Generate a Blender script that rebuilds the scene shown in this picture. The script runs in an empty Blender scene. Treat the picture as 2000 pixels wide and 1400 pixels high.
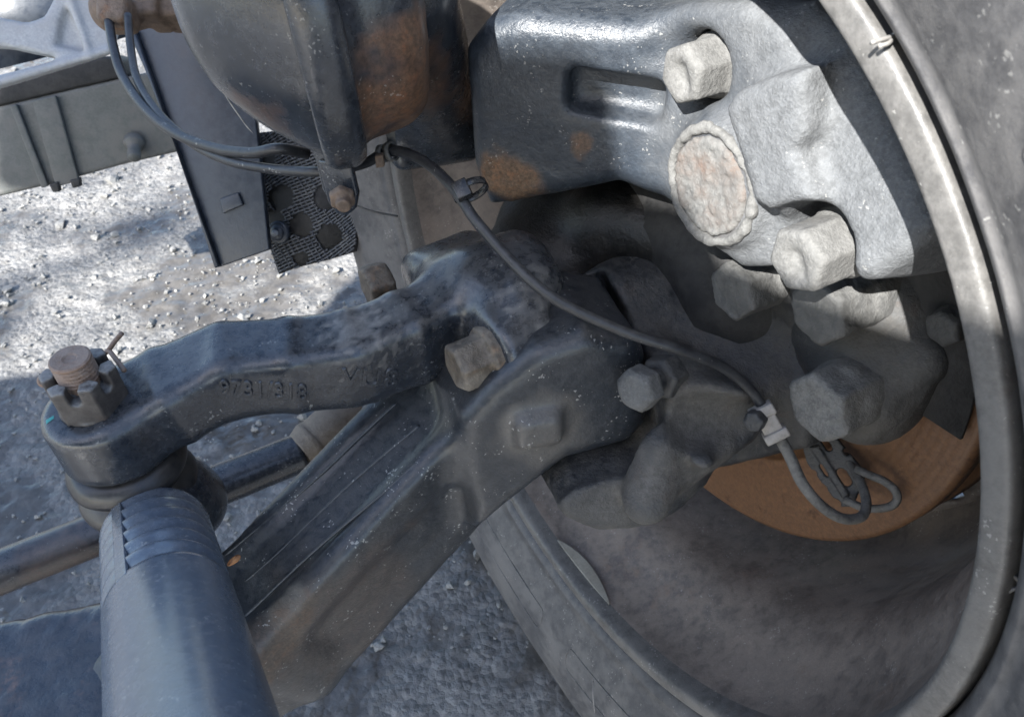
import bpy, bmesh, math, random
import numpy as np
from mathutils import Vector, Matrix

random.seed(7); rng = np.random.default_rng(11)
scene = bpy.context.scene

# ------------------------------------------------------------------ camera
FPX = 1500.0; PITCH = 44.0; HC = 0.84
cam_d = bpy.data.cameras.new('camera'); cam = bpy.data.objects.new('camera', cam_d)
scene.collection.objects.link(cam); scene.camera = cam
cam.location = (0, 0, HC); cam.rotation_euler = (math.radians(90 - PITCH), 0, 0)
cam_d.sensor_width = 36; cam_d.lens = FPX / 2000 * 36
cam_d.clip_start = 0.02; cam_d.clip_end = 500
cam_d.dof.use_dof = True; cam_d.dof.focus_distance = 0.45; cam_d.dof.aperture_fstop = 20.0

# ------------------------------------------------------------------ light
SUN = np.array([-.377, -.659, .650]); SUN /= np.linalg.norm(SUN)
elev = math.asin(SUN[2]); azim = math.atan2(SUN[0], SUN[1])
world = bpy.data.worlds.new('World'); scene.world = world; world.use_nodes = True
wn = world.node_tree.nodes; wl = world.node_tree.links
sky = wn.new('ShaderNodeTexSky'); sky.sky_type = 'NISHITA'; sky.sun_disc = False
sky.dust_density = 1.1; sky.sun_elevation = elev; sky.sun_rotation = azim
wl.new(sky.outputs[0], wn['Background'].inputs[0]); wn['Background'].inputs[1].default_value = 0.11
sun_d = bpy.data.lights.new('sun', 'SUN'); sun_d.energy = 5.0; sun_d.angle = math.radians(0.53); sun_d.color = (1, .985, .955)
sun = bpy.data.objects.new('sun', sun_d); scene.collection.objects.link(sun); sun.location = (0, -3, 4)
sun.rotation_euler = Vector(SUN).to_track_quat('Z', 'Y').to_euler()
scene.view_settings.view_transform = 'Standard'; scene.view_settings.look = 'None'
scene.view_settings.gamma = 1; scene.view_settings.use_curve_mapping = False
scene.view_settings.exposure = 2.0
scene.cycles.max_bounces = 5; scene.cycles.diffuse_bounces = 3; scene.cycles.glossy_bounces = 3; scene.cycles.transmission_bounces = 2

# ------------------------------------------------------------------ geometry helpers
_t = math.radians(90 - PITCH)
RC = np.array([[1, 0, 0], [0, math.cos(_t), -math.sin(_t)], [0, math.sin(_t), math.cos(_t)]])
OC = np.array([0, 0, HC])
UP = np.array([0, 0, 1.0])
WC = np.array([0.03736, 0.39126, HC - 0.34955])          # centre of the wheel's inner rim edge
_ph = -2.608155
NX = np.array([math.cos(_ph), math.sin(_ph), 0])          # wheel axis, towards the vehicle
AX = np.array([-math.sin(_ph), math.cos(_ph), 0])

def P(x, y, d): return OC + RC @ (np.array([(x - 1000) / FPX, -(y - 700) / FPX, -1]) * d)
def PP(pts): return np.array([P(*p) for p in pts])
def PX(p):
    q = (np.asarray(p) - OC) @ RC; return (1000 + FPX * q[0] / -q[2], 700 - FPX * q[1] / -q[2], -q[2])
def onplane(x, y, p0, nn):
    d = P(x, y, 1.) - OC; return OC + d * (((p0 - OC) @ nn) / (d @ nn))
def W(al, r, deg):
    t = math.radians(deg); return WC + al * NX + r * (math.cos(t) * AX + math.sin(t) * UP)
def nrm(v): v = np.asarray(v, float); return v / np.linalg.norm(v)
def perp(ax, ref=UP):
    ax = nrm(ax); ref = np.asarray(ref, float)
    if abs(ax @ nrm(ref)) > .95: ref = np.array([1., 0, 0]) if abs(ax[0]) < .9 else np.array([0, 1., 0])
    u = nrm(np.cross(ref, ax)); return u, np.cross(ax, u)

_tab = rng.random((64, 64, 64)).astype(np.float32)
def vnoise(p, s, off=0.0):
    q = p * s + off; i = np.floor(q).astype(int); f = (q - i).astype(np.float32); f = f * f * (3 - 2 * f)
    i0 = i & 63; i1 = (i + 1) & 63
    def T(a, b, c): return _tab[a, b, c]
    x0, y0, z0 = i0.T; x1, y1, z1 = i1.T; fx, fy, fz = f.T
    c00 = T(x0, y0, z0) * (1 - fx) + T(x1, y0, z0) * fx; c10 = T(x0, y1, z0) * (1 - fx) + T(x1, y1, z0) * fx
    c01 = T(x0, y0, z1) * (1 - fx) + T(x1, y0, z1) * fx; c11 = T(x0, y1, z1) * (1 - fx) + T(x1, y1, z1) * fx
    return ((c00 * (1 - fy) + c10 * fy) * (1 - fz) + (c01 * (1 - fy) + c11 * fy) * fz) * 2 - 1
def fbm(p, s, o=4, off=0.0):
    r = 0; a = 1; t = 0
    for k in range(o): r = r + a * vnoise(p, s * 2 ** k, off + 13.7 * k); t += a; a *= .5
    return r / t
def sstep(a, b, x): t = np.clip((x - a) / (b - a), 0, 1); return t * t * (3 - 2 * t)

# ---- scene objects
def thing(name, label, cat, loc, group=None):
    o = bpy.data.objects.new(name, None); scene.collection.objects.link(o); o.empty_display_size = .02
    o.location = tuple(loc); tag(o, label, cat, group); return o
def tag(o, label, cat, group=None):
    o['label'] = label; o['category'] = cat
    if group: o['group'] = group
def obj(name, mesh, mat, parent=None, label=None, kind=None):
    """mesh = (verts in world space, faces[, {attr: values}]) -> one mesh object with its origin at its middle"""
    v, f = np.asarray(mesh[0], float), mesh[1]
    c = (v.min(0) + v.max(0)) / 2
    me = bpy.data.meshes.new(name); me.from_pydata((v - c).tolist(), [], [list(map(int, q)) for q in f]); me.validate()
    if len(mesh) > 2:
        for k, val in mesh[2].items():
            if len(val) == len(me.vertices):
                at = me.attributes.new(k, 'FLOAT', 'POINT'); at.data.foreach_set('value', np.asarray(val, np.float32))
    me.shade_smooth()
    me.materials.append(M[mat] if isinstance(mat, str) else mat)
    o = bpy.data.objects.new(name, me); scene.collection.objects.link(o)
    if parent is not None:
        o.parent = parent; off = np.zeros(3); q = parent
        while q is not None: off += np.array(q.location); q = q.parent
        o.location = tuple(c - off)
    else: o.location = tuple(c)
    if label: o['label'] = label
    if kind: o['kind'] = kind
    return o
def sharp(o, deg=35):
    me = o.data; bm = bmesh.new(); bm.from_mesh(me)
    for e in bm.edges:
        if len(e.link_faces) == 2 and e.calc_face_angle(0) > math.radians(deg): e.smooth = False
    bm.to_mesh(me); bm.free(); return o
def join(*ms):
    V = []; F = []; n = 0
    for m in ms:
        V.append(np.asarray(m[0])); F += [[i + n for i in q] for q in m[1]]; n += len(m[0])
    return np.concatenate(V), F

# ---- meshes
def catmull(pts, per=8):
    p = np.asarray(pts, float); p = np.vstack([2 * p[0] - p[1], p, 2 * p[-1] - p[-2]]); out = []
    for i in range(1, len(p) - 2):
        for t in np.linspace(0, 1, per, endpoint=False):
            a, b, c, d = p[i - 1:i + 3]
            out.append(.5 * (2 * b + (c - a) * t + (2 * a - 5 * b + 4 * c - d) * t * t + (3 * b - a - 3 * c + d) * t ** 3))
    out.append(p[-2]); return np.array(out)
def tube(path, r, seg=12, smooth=8, cap=True):
    p = catmull(path, smooth) if smooth else np.asarray(path, float); N = len(p)
    rr = np.interp(np.linspace(0, 1, N), np.linspace(0, 1, np.size(r)), np.ravel(r)) if np.size(r) > 1 else np.full(N, r)
    T = np.gradient(p, axis=0); T /= np.linalg.norm(T, axis=1)[:, None]
    u, _ = perp(T[0]); V = []
    for i in range(N):
        u = nrm(u - T[i] * (u @ T[i])); w = np.cross(T[i], u)
        for k in range(seg):
            a = 2 * math.pi * k / seg; V.append(p[i] + rr[i] * (math.cos(a) * u + math.sin(a) * w))
    F = [[i * seg + k, i * seg + (k + 1) % seg, (i + 1) * seg + (k + 1) % seg, (i + 1) * seg + k] for i in range(N - 1) for k in range(seg)]
    if cap:
        F.append([k for k in range(seg)][::-1]); F.append([(N - 1) * seg + k for k in range(seg)])
    return np.array(V), F
def lathe(prof, org, axis, seg=64, ref=UP, close=False, a0=0, a1=360, wob=None):
    axis = nrm(axis); u, w = perp(axis, ref); V = []; full = abs(a1 - a0) >= 359.9
    n = seg if full else seg + 1
    for k in range(n):
        a = math.radians(a0 + (a1 - a0) * k / seg)
        e = math.cos(a) * u + math.sin(a) * w
        for h, r in prof: V.append(org + axis * h + e * r)
    m = len(prof); F = []
    for k in range(seg):
        k2 = (k + 1) % n
        for j in range(m - 1): F.append([k * m + j, k * m + j + 1, k2 * m + j + 1, k2 * m + j])
        if close: F.append([k * m + m - 1, k * m, k2 * m, k2 * m + m - 1])
    return np.array(V), [q[::-1] for q in F]
def dense(prof, step):
    out = [prof[0]]
    for a, b in zip(prof[:-1], prof[1:]):
        L = math.dist(a, b); n = max(1, int(L / step))
        out += [tuple(np.array(a) + (np.array(b) - np.array(a)) * k / n) for k in range(1, n + 1)]
    return out
def smoothprof(pts, per=6): return [tuple(q) for q in catmull(np.array(pts, float), per)]
def prism(poly, ext, bev=0.0, seg=2):
    poly = [np.asarray(q) for q in poly]; ext = np.asarray(ext); bm = bmesh.new()
    a = [bm.verts.new(q) for q in poly]; b = [bm.verts.new(q + ext) for q in poly]; n = len(poly)
    bm.faces.new(a[::-1]); bm.faces.new(b)
    for i in range(n): bm.faces.new([a[i], a[(i + 1) % n], b[(i + 1) % n], b[i]])
    bmesh.ops.recalc_face_normals(bm, faces=bm.faces)
    if bev: bmesh.ops.bevel(bm, geom=list(bm.edges), offset=bev, segments=seg, profile=.6, affect='EDGES', clamp_overlap=True)
    bm.verts.ensure_lookup_table(); bm.verts.index_update()
    r = np.array([v.co[:] for v in bm.verts]), [[v.index for v in f.verts] for f in bm.faces]; bm.free(); return r
def boxm(c, ux, uy, uz, half, bev=.001):
    c = np.asarray(c); ux, uy, uz = nrm(ux), nrm(uy), nrm(uz)
    poly = [c - uz * half[2] + ux * half[0] * s + uy * half[1] * t for s, t in ((-1, -1), (1, -1), (1, 1), (-1, 1))]
    return prism(poly, uz * 2 * half[2], bev)

# ---- castings: distance fields turned into one continuous skin
class Grid:
    def __init__(s, pts, pad, h):
        pts = np.asarray(pts); s.lo = pts.min(0) - pad; s.h = h
        s.n = np.ceil((pts.max(0) + pad - s.lo) / h).astype(int) + 1
        ax = [s.lo[k] + h * np.arange(s.n[k]) for k in range(3)]
        s.Q = np.stack(np.meshgrid(*ax, indexing='ij'), -1).reshape(-1, 3).astype(np.float32)
def smin(a, b, k): h = np.clip(.5 + .5 * (b - a) / k, 0, 1); return b * (1 - h) + a * h - k * h * (1 - h)
def smax(a, b, k): return -smin(-a, -b, k)
def scap(Q, a, b, ra, rb=None):
    rb = ra if rb is None else rb; a = np.asarray(a, np.float32); b = np.asarray(b, np.float32); ab = b - a
    t = np.clip((Q - a) @ ab / (ab @ ab), 0, 1); return np.linalg.norm(Q - a - t[:, None] * ab, axis=1) - (ra + (rb - ra) * t)
def scyl(Q, a, b, r, rd=.002):
    a = np.asarray(a, float); b = np.asarray(b, float); ax = nrm(b - a); H = np.linalg.norm(b - a) / 2; q = Q - ((a + b) / 2).astype(np.float32)
    h = q @ ax.astype(np.float32); R = np.sqrt(np.maximum((q * q).sum(1) - h * h, 0))
    x = R - r + rd; y = np.abs(h) - H + rd
    return np.hypot(np.maximum(x, 0), np.maximum(y, 0)) + np.minimum(np.maximum(x, y), 0) - rd
def sbox(Q, c, ux, uy, uz, half, rd=.003):
    q = Q - np.asarray(c, np.float32); e = np.stack([np.abs(q @ nrm(u).astype(np.float32)) - hh + rd for u, hh in zip((ux, uy, uz), half)], 1)
    return np.linalg.norm(np.maximum(e, 0), axis=1) + np.minimum(e.max(1), 0) - rd
def shex(Q, c, ax, ref, af, h, rd=.0015):
    """hexagon head standing on c, height h along ax"""
    ax = nrm(ax); u, w = perp(ax, ref); q = Q - np.asarray(c, np.float32); x = q @ u.astype(np.float32); y = q @ w.astype(np.float32); z = q @ ax.astype(np.float32)
    d = np.maximum.reduce([np.abs(x * math.cos(a) + y * math.sin(a)) for a in (0, math.pi / 3, 2 * math.pi / 3)]) - af / 2
    rr = np.hypot(x, y); ch = (rr - af * .52) * .5 + (z - h) * .866          # chamfered crown
    return smax(smax(d, np.abs(z - h / 2) - h / 2, rd * 2), ch, rd)
def sprism(Q, poly, nn, t0, t1, rd=.004):
    """flat outline poly (3D points), from t0 to t1 along nn"""
    poly = np.asarray(poly, float); nn = nrm(nn); u, w = perp(nn); o = poly.mean(0); q = Q - o.astype(np.float32)
    X = np.stack([q @ u.astype(np.float32), q @ w.astype(np.float32)], 1); Z = q @ nn.astype(np.float32)
    V = np.stack([(poly - o) @ u, (poly - o) @ w], 1).astype(np.float32); N = len(V)
    d = np.full(len(Q), 1e9, np.float32); s = np.ones(len(Q), np.float32)
    for i in range(N):
        j = i - 1; e = V[j] - V[i]; ww = X - V[i]; b = ww - e * np.clip(ww @ e / (e @ e), 0, 1)[:, None]
        d = np.minimum(d, (b * b).sum(1)); c1 = X[:, 1] >= V[i, 1]; c2 = X[:, 1] < V[j, 1]; c3 = e[0] * ww[:, 1] > e[1] * ww[:, 0]
        s[(c1 & c2 & c3) | (~c1 & ~c2 & ~c3)] *= -1
    d2 = s * np.sqrt(d) + rd; zz = np.abs(Z - (t0 + t1) / 2) - abs(t1 - t0) / 2 + rd
    return np.hypot(np.maximum(d2, 0), np.maximum(zz, 0)) + np.minimum(np.maximum(d2, zz), 0) - rd
def skin(g, S, disp=None, iters=1):
    S = np.asarray(S, np.float32).reshape(g.n); nx, ny, nz = g.n
    S = S.copy()
    for ax in range(3):
        for e in (0, -1):
            sl = [slice(None)] * 3; sl[ax] = e; S[tuple(sl)] = np.maximum(S[tuple(sl)], g.h)
    ins = S < 0; cs = [(i, j, k) for i in (0, 1) for j in (0, 1) for k in (0, 1)]
    cnt = sum(ins[i:nx - 1 + i, j:ny - 1 + j, k:nz - 1 + k].astype(np.int8) for i, j, k in cs)
    act = (cnt > 0) & (cnt < 8); idx = np.argwhere(act); K = len(idx)
    val = np.stack([S[idx[:, 0] + i, idx[:, 1] + j, idx[:, 2] + k] for i, j, k in cs], 1)
    cc = np.array(cs, float); acc = np.zeros((K, 3)); num = np.zeros(K)
    for a in range(8):
        for b in range(a + 1, 8):
            if abs(cc[a] - cc[b]).sum() == 1:
                va, vb = val[:, a], val[:, b]; m = (va < 0) != (vb < 0); t = va[m] / (va[m] - vb[m])
                acc[m] += cc[a] + (cc[b] - cc[a]) * t[:, None]; num[m] += 1
    V = g.lo + (idx + acc / num[:, None]) * g.h
    ID = np.full(act.shape, -1, int); ID[act] = np.arange(K); F = []
    for ax in range(3):
        o = [0, 1, 2]; o.remove(ax); A = np.moveaxis(ins, [ax, o[0], o[1]], [0, 1, 2]); I = np.moveaxis(ID, [ax, o[0], o[1]], [0, 1, 2])
        fl = A[:-1, 1:-1, 1:-1] != A[1:, 1:-1, 1:-1]; e = np.argwhere(fl); i, j, k = e[:, 0], e[:, 1] + 1, e[:, 2] + 1
        q = np.stack([I[i, j - 1, k - 1], I[i, j, k - 1], I[i, j, k], I[i, j - 1, k]], 1)
        pos = A[i, j, k]; pos = pos if ax != 1 else ~pos
        q[~pos] = q[~pos][:, ::-1]; F.append(q)
    F = np.concatenate(F)
    def normals(V):
        fn = np.cross(V[F[:, 2]] - V[F[:, 0]], V[F[:, 3]] - V[F[:, 1]]); vn = np.zeros_like(V)
        for c in range(4): np.add.at(vn, F[:, c], fn)
        return vn / (np.linalg.norm(vn, axis=1)[:, None] + 1e-12)
    for _ in range(iters):
        s = np.zeros_like(V); c = np.zeros(len(V))
        for a, b in ((0, 1), (1, 2), (2, 3), (3, 0)):
            np.add.at(s, F[:, a], V[F[:, b]]); np.add.at(c, F[:, a], 1); np.add.at(s, F[:, b], V[F[:, a]]); np.add.at(c, F[:, b], 1)
        V = V * .5 + .5 * s / np.maximum(c, 1)[:, None]
    if disp is not None:
        V = V + normals(V) * disp(V)[:, None]
    return V, F
def near(V, x, y, d, r, soft=.4, nz=.35, fr=60):
    """soft patch round a point, with a ragged border"""
    q = np.linalg.norm(V - P(x, y, d), axis=1) / r + nz * fbm(V, fr, 3); return 1 - sstep(1 - soft, 1, q)

# ------------------------------------------------------------------ materials
M = {}
def mat(name, base, base2, dust=(.33, .31, .28), dusty=.3, top=.3, rust=(.13, .072, .042), rusty=0., rough=(.35, .8), bump=.4, big=22., fine=260., metal=0., speck=.0, spec=.5, coat=0., wet=None, grain=1., agg=0.):
    m = bpy.data.materials.new(name); m.use_nodes = True; t = m.node_tree; N = t.nodes; L = t.links
    bs = N['Principled BSDF']
    geo = N.new('ShaderNodeNewGeometry')
    def noise(sc, det=5, ro=.6, dist=0.):
        n = N.new('ShaderNodeTexNoise'); n.inputs['Scale'].default_value = sc; n.inputs['Detail'].default_value = det
        n.inputs['Roughness'].default_value = ro; n.inputs['Distortion'].default_value = dist; L.new(geo.outputs['Position'], n.inputs['Vector']); return n.outputs['Fac']
    def math_(op, a, b=None, c=None, cl=False):
        n = N.new('ShaderNodeMath'); n.operation = op; n.use_clamp = cl
        for i, v in enumerate((a, b, c)):
            if v is None: continue
            if isinstance(v, (int, float)): n.inputs[i].default_value = v
            else: L.new(v, n.inputs[i])
        return n.outputs[0]
    def mix(f, a, b):
        n = N.new('ShaderNodeMix'); n.data_type = 'RGBA'; L.new(f, n.inputs[0])
        for i, v in ((6, a), (7, b)):
            if isinstance(v, tuple): n.inputs[i].default_value = (*v, 1)
            else: L.new(v, n.inputs[i])
        return n.outputs[2]
    def ramp(v, lo, hi): 
        n = N.new('ShaderNodeMapRange'); n.interpolation_type = 'SMOOTHSTEP'; L.new(v, n.inputs[0]); n.inputs[1].default_value = lo; n.inputs[2].default_value = hi; return n.outputs[0]
    def attr(a):
        n = N.new('ShaderNodeAttribute'); n.attribute_name = a; return n.outputs['Fac']
    n1 = noise(big * 1.3, 4); n2 = noise(big * 8, 5, .68); n3 = noise(fine * 1.5, 3, .7)
    sep = N.new('ShaderNodeSeparateXYZ'); L.new(geo.outputs['Normal'], sep.inputs[0])
    topm = ramp(sep.outputs[2], .15, .95)
    col = mix(ramp(n2, .35, .68), base, base2)
    col = mix(math_('MULTIPLY', ramp(n3, .3, .7), .45), col, tuple(c * .55 for c in base))
    # dust lying on the faces and mud caked on by attribute
    dm = math_('ADD', math_('MULTIPLY', ramp(math_('ADD', math_('MULTIPLY', n1, .6), math_('MULTIPLY', n2, .4)), .42, .62), dusty),
               math_('MULTIPLY', math_('MULTIPLY', topm, top), ramp(n2, .3, .6)))
    mud = attr('mud'); dm = math_('ADD', dm, mud, cl=True)
    dcol = mix(ramp(n2, .3, .7), dust, tuple(c * .62 for c in dust))
    dcol = mix(math_('MULTIPLY', ramp(n3, .42, .72), .5), dcol, tuple(min(1, c * 1.35) for c in dust))
    col = mix(dm, col, dcol)
    rm = math_('ADD', math_('MULTIPLY', ramp(noise(big * 1.7, 4, .72), .56, .7), rusty), attr('rust'), cl=True)
    rc = mix(ramp(n3, .3, .7), rust, tuple(c * .45 for c in rust)); rc = mix(math_('MULTIPLY', ramp(n2, .45, .7), .6), rc, (rust[0] * 1.5, rust[1] * 1.15, rust[2] * .9))
    col = mix(rm, col, rc)
    if speck:
        vo = N.new('ShaderNodeTexVoronoi'); vo.inputs['Scale'].default_value = 330
        nn_ = N.new('ShaderNodeTexNoise'); nn_.inputs['Scale'].default_value = 500; nn_.inputs['Detail'].default_value = 1; L.new(geo.outputs['Position'], nn_.inputs['Vector'])
        ma = N.new('ShaderNodeVectorMath'); ma.operation = 'MULTIPLY_ADD'; L.new(nn_.outputs['Color'], ma.inputs[0]); ma.inputs[1].default_value = (.0035,) * 3; L.new(geo.outputs['Position'], ma.inputs[2]); L.new(ma.outputs[0], vo.inputs['Vector'])
        sz = math_('MULTIPLY', ramp(noise(60, 2), .42, .75), .30)
        sp = math_('MULTIPLY', math_('LESS_THAN', vo.outputs['Distance'], sz), speck)
        col = mix(sp, col, (.48, .47, .44))
    L.new(col, bs.inputs['Base Color'])
    r = N.new('ShaderNodeMapRange'); L.new(math_('ADD', math_('ADD', dm, math_('MULTIPLY', rm, .8)), math_('MULTIPLY', math_('SUBTRACT', n2, .5), .5), cl=True), r.inputs[0])
    r.inputs[3].default_value = rough[0]; r.inputs[4].default_value = rough[1]; ro = r.outputs[0]
    if wet:
        wm = ramp(noise(wet, 5, .6), .46, .56); mx = N.new('ShaderNodeMix'); L.new(wm, mx.inputs[0]); L.new(ro, mx.inputs[2]); mx.inputs[3].default_value = .09; ro = mx.outputs[0]; WM = wm
    L.new(ro, bs.inputs['Roughness']); bs.inputs['Metallic'].default_value = metal; bs.inputs['Specular IOR Level'].default_value = spec
    if coat: bs.inputs['Coat Weight'].default_value = coat; bs.inputs['Coat Roughness'].default_value = .25
    h = math_('ADD', math_('MULTIPLY', n2, .6), math_('MULTIPLY', math_('MULTIPLY', n3, .42 * grain), math_('ADD', .35, dm)))
    h = math_('ADD', h, math_('MULTIPLY', math_('MULTIPLY', noise(fine * 2.6, 3, .6), .22 * grain), math_('ADD', math_('ADD', .2, dm), rm)))
    if agg:
        va = N.new('ShaderNodeTexVoronoi'); va.inputs['Scale'].default_value = agg
        na = N.new('ShaderNodeTexNoise'); na.inputs['Scale'].default_value = 70; na.inputs['Detail'].default_value = 4; L.new(geo.outputs['Position'], na.inputs['Vector'])
        ma2 = N.new('ShaderNodeVectorMath'); ma2.operation = 'MULTIPLY_ADD'; L.new(na.outputs['Color'], ma2.inputs[0]); ma2.inputs[1].default_value = (.009,) * 3; L.new(geo.outputs['Position'], ma2.inputs[2]); L.new(ma2.outputs[0], va.inputs['Vector'])
        h = math_('ADD', h, math_('MULTIPLY', math_('SUBTRACT', 1.0, va.outputs['Distance']), 1.0))
        sc_ = N.new('ShaderNodeSeparateColor'); L.new(va.outputs['Color'], sc_.inputs[0])
        cg = mix(math_('MULTIPLY', sc_.outputs[0], .55), col, (.06, .058, .055))
        if wet: cg = mix(math_('MULTIPLY', WM, .7), cg, (.05, .043, .035))
        L.new(cg, bs.inputs['Base Color'])
    b = N.new('ShaderNodeBump'); b.inputs['Strength'].default_value = bump; b.inputs['Distance'].default_value = .003; L.new(h, b.inputs['Height'])
    if wet and agg: L.new(math_('MULTIPLY', math_('SUBTRACT', 1.0, math_('MULTIPLY', WM, .85)), bump), b.inputs['Strength'])
    L.new(b.outputs[0], bs.inputs['Normal']); M[name] = m; return m

mat('grease_shade', (.006, .006, .006), (.012, .0115, .011), dust=(.06, .05, .04), dusty=.1, top=.0, rough=(.4, .8), bump=.5)  # oily grime, with the shade under the caliper painted in as near black
mat('paint', (.015, .019, .026), (.025, .031, .041), dusty=.05, top=.10, rusty=.03, rough=(.24, .65), bump=.2, speck=.25, coat=.35)
mat('paint_clean', (.10, .125, .16), (.125, .15, .185), dusty=.08, top=.08, rough=(.24, .5), bump=.08, coat=.3, rusty=.04, speck=.35)
mat('beam', (.014, .018, .024), (.026, .031, .038), dust=(.19, .17, .145), dusty=.06, top=.12, rust=(.085, .058, .04), rusty=.05, rough=(.34, .7), bump=.3, speck=.4, coat=.2)
mat('iron', (.012, .0145, .018), (.026, .028, .031), dust=(.085, .081, .075), dusty=.45, top=.35, rough=(.5, .88), bump=.45, rusty=.08)
mat('caked', (.055, .055, .054), (.085, .085, .083), dust=(.13, .128, .122), dusty=.8, top=.4, rough=(.65, .9), bump=.45, fine=330)
mat('caliper', (.02, .026, .035), (.034, .043, .055), dust=(.115, .119, .123), dusty=.06, top=.15, rough=(.36, .85), bump=.4, fine=300, grain=1.6, rust=(.15, .095, .058), speck=.25)
mat('rusty', (.10, .07, .05), (.17, .115, .08), dust=(.27, .22, .18), dusty=.35, top=.3, rusty=.6, rust=(.2, .095, .045), rough=(.65, .9), bump=.6)
mat('boltrust', (.085, .068, .05), (.15, .115, .08), dust=(.25, .22, .18), dusty=.4, top=.2, rusty=.4, rust=(.2, .11, .05), rough=(.5, .85), bump=.6)
mat('nut', (.05, .043, .04), (.075, .066, .06), dust=(.26, .25, .235), dusty=.1, top=.95, rough=(.5, .8), bump=.25, rusty=.12)
mat('studrust', (.22, .14, .095), (.3, .2, .145), dusty=.2, top=.2, rust=(.2, .1, .06), rusty=.4, rough=(.7, .9), bump=.4)
mat('disc', (.12, .06, .029), (.16, .08, .037), dusty=.0, top=0, rust=(.09, .042, .02), rusty=.8, rough=(.55, .8), bump=.25, big=24)
mat('rubber', (.065, .064, .066), (.09, .088, .089), dust=(.21, .2, .19), dusty=.4, top=.1, rough=(.5, .8), bump=.16, big=14, speck=.25, fine=400)
mat('rim', (.12, .103, .092), (.175, .15, .132), dust=(.3, .25, .21), dusty=.55, top=.1, rust=(.15, .1, .075), rusty=.3, rough=(.38, .7), bump=.16, big=12, speck=.3)
mat('flange', (.09, .087, .083), (.135, .13, .124), dust=(.19, .182, .17), dusty=.35, top=.1, rust=(.1, .07, .05), rusty=.25, rough=(.45, .7), bump=.22, big=16, speck=.3)
mat('boot', (.016, .016, .018), (.026, .025, .025), dust=(.13, .11, .09), dusty=.25, top=.1, rough=(.32, .6), bump=.12)
mat('cable', (.014, .015, .018), (.022, .024, .028), dust=(.16, .155, .15), dusty=.12, top=.12, rough=(.4, .7), bump=.15, speck=.3)
mat('cable_dusty', (.06, .06, .058), (.1, .098, .094), dust=(.17, .165, .155), dusty=.6, top=.3, rough=(.7, .9), bump=.35)
mat('clip', (.2, .185, .165), (.28, .262, .24), dust=(.32, .3, .28), dusty=.4, top=.3, rough=(.6, .85), bump=.25)
mat('black', (.012, .013, .015), (.02, .021, .024), dusty=.08, top=.08, rough=(.25, .5), bump=.08)
mat('flaky', (.018, .022, .03), (.04, .042, .046), dust=(.16, .12, .09), dusty=.15, top=.05, rust=(.19, .105, .07), rusty=.8, rough=(.07, .32), bump=.55, big=16, wet=22, fine=40, grain=.35, coat=.5, spec=.6)
mat('alu', (.33, .345, .36), (.42, .435, .45), dust=(.28, .275, .27), dusty=.3, top=.1, rough=(.45, .75), bump=.2, big=18)
mat('member', (.075, .08, .075), (.105, .108, .103), dust=(.17, .155, .14), dusty=.4, top=.2, rough=(.6, .85), bump=.2, big=8)
mat('plate', (.012, .018, .03), (.022, .031, .046), dust=(.08, .085, .09), dusty=.25, top=.1, rough=(.35, .7), bump=.15, big=12)
mat('mesh', (.03, .036, .047), (.055, .064, .08), dusty=.2, top=.2, rough=(.45, .8), bump=.2)
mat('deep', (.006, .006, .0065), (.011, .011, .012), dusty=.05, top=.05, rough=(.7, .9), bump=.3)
mat('pale', (.27, .255, .215), (.35, .335, .285), dust=(.16, .14, .115), dusty=.45, top=0, rough=(.45, .7), bump=.15, speck=0)
mat('strip', (.36, .35, .32), (.45, .44, .41), dust=(.2, .18, .15), dusty=.4, top=0, rough=(.6, .8), bump=.25)
mat('foliage', (.05, .09, .03), (.07, .12, .04), dusty=.05, top=0, rough=(.5, .7), bump=.1)
mat('tan', (.16, .13, .095), (.23, .19, .145), dust=(.25, .21, .165), dusty=.3, top=.1, rough=(.65, .9), bump=.4)
mat('teal', (.03, .3, .27), (.05, .36, .32), dusty=.1, top=0, rough=(.5, .7), bump=.05)
mat('leaf', (.26, .11, .04), (.33, .16, .07), dusty=.0, top=0, rough=(.6, .8), bump=.3)
mat('whisker', (.16, .155, .15), (.22, .21, .2), dusty=.3, top=.1, rough=(.6, .8), bump=.1)
mat('ground', (.13, .127, .122), (.24, .234, .224), dust=(.31, .298, .28), dusty=.6, top=.1, rough=(.7, .92), bump=1., big=9, fine=160, wet=3.2, agg=115)
mat('stone', (.13, .127, .12), (.26, .25, .235), dust=(.3, .29, .27), dusty=.5, top=.1, rough=(.5, .85), bump=.3, big=60)
mat('blocker_white', (.5, .51, .52), (.55, .56, .57), dusty=.3, top=.2, rough=(.35, .7), bump=.05, big=4)  # white of the added sun blocker, also returns some fill light

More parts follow.
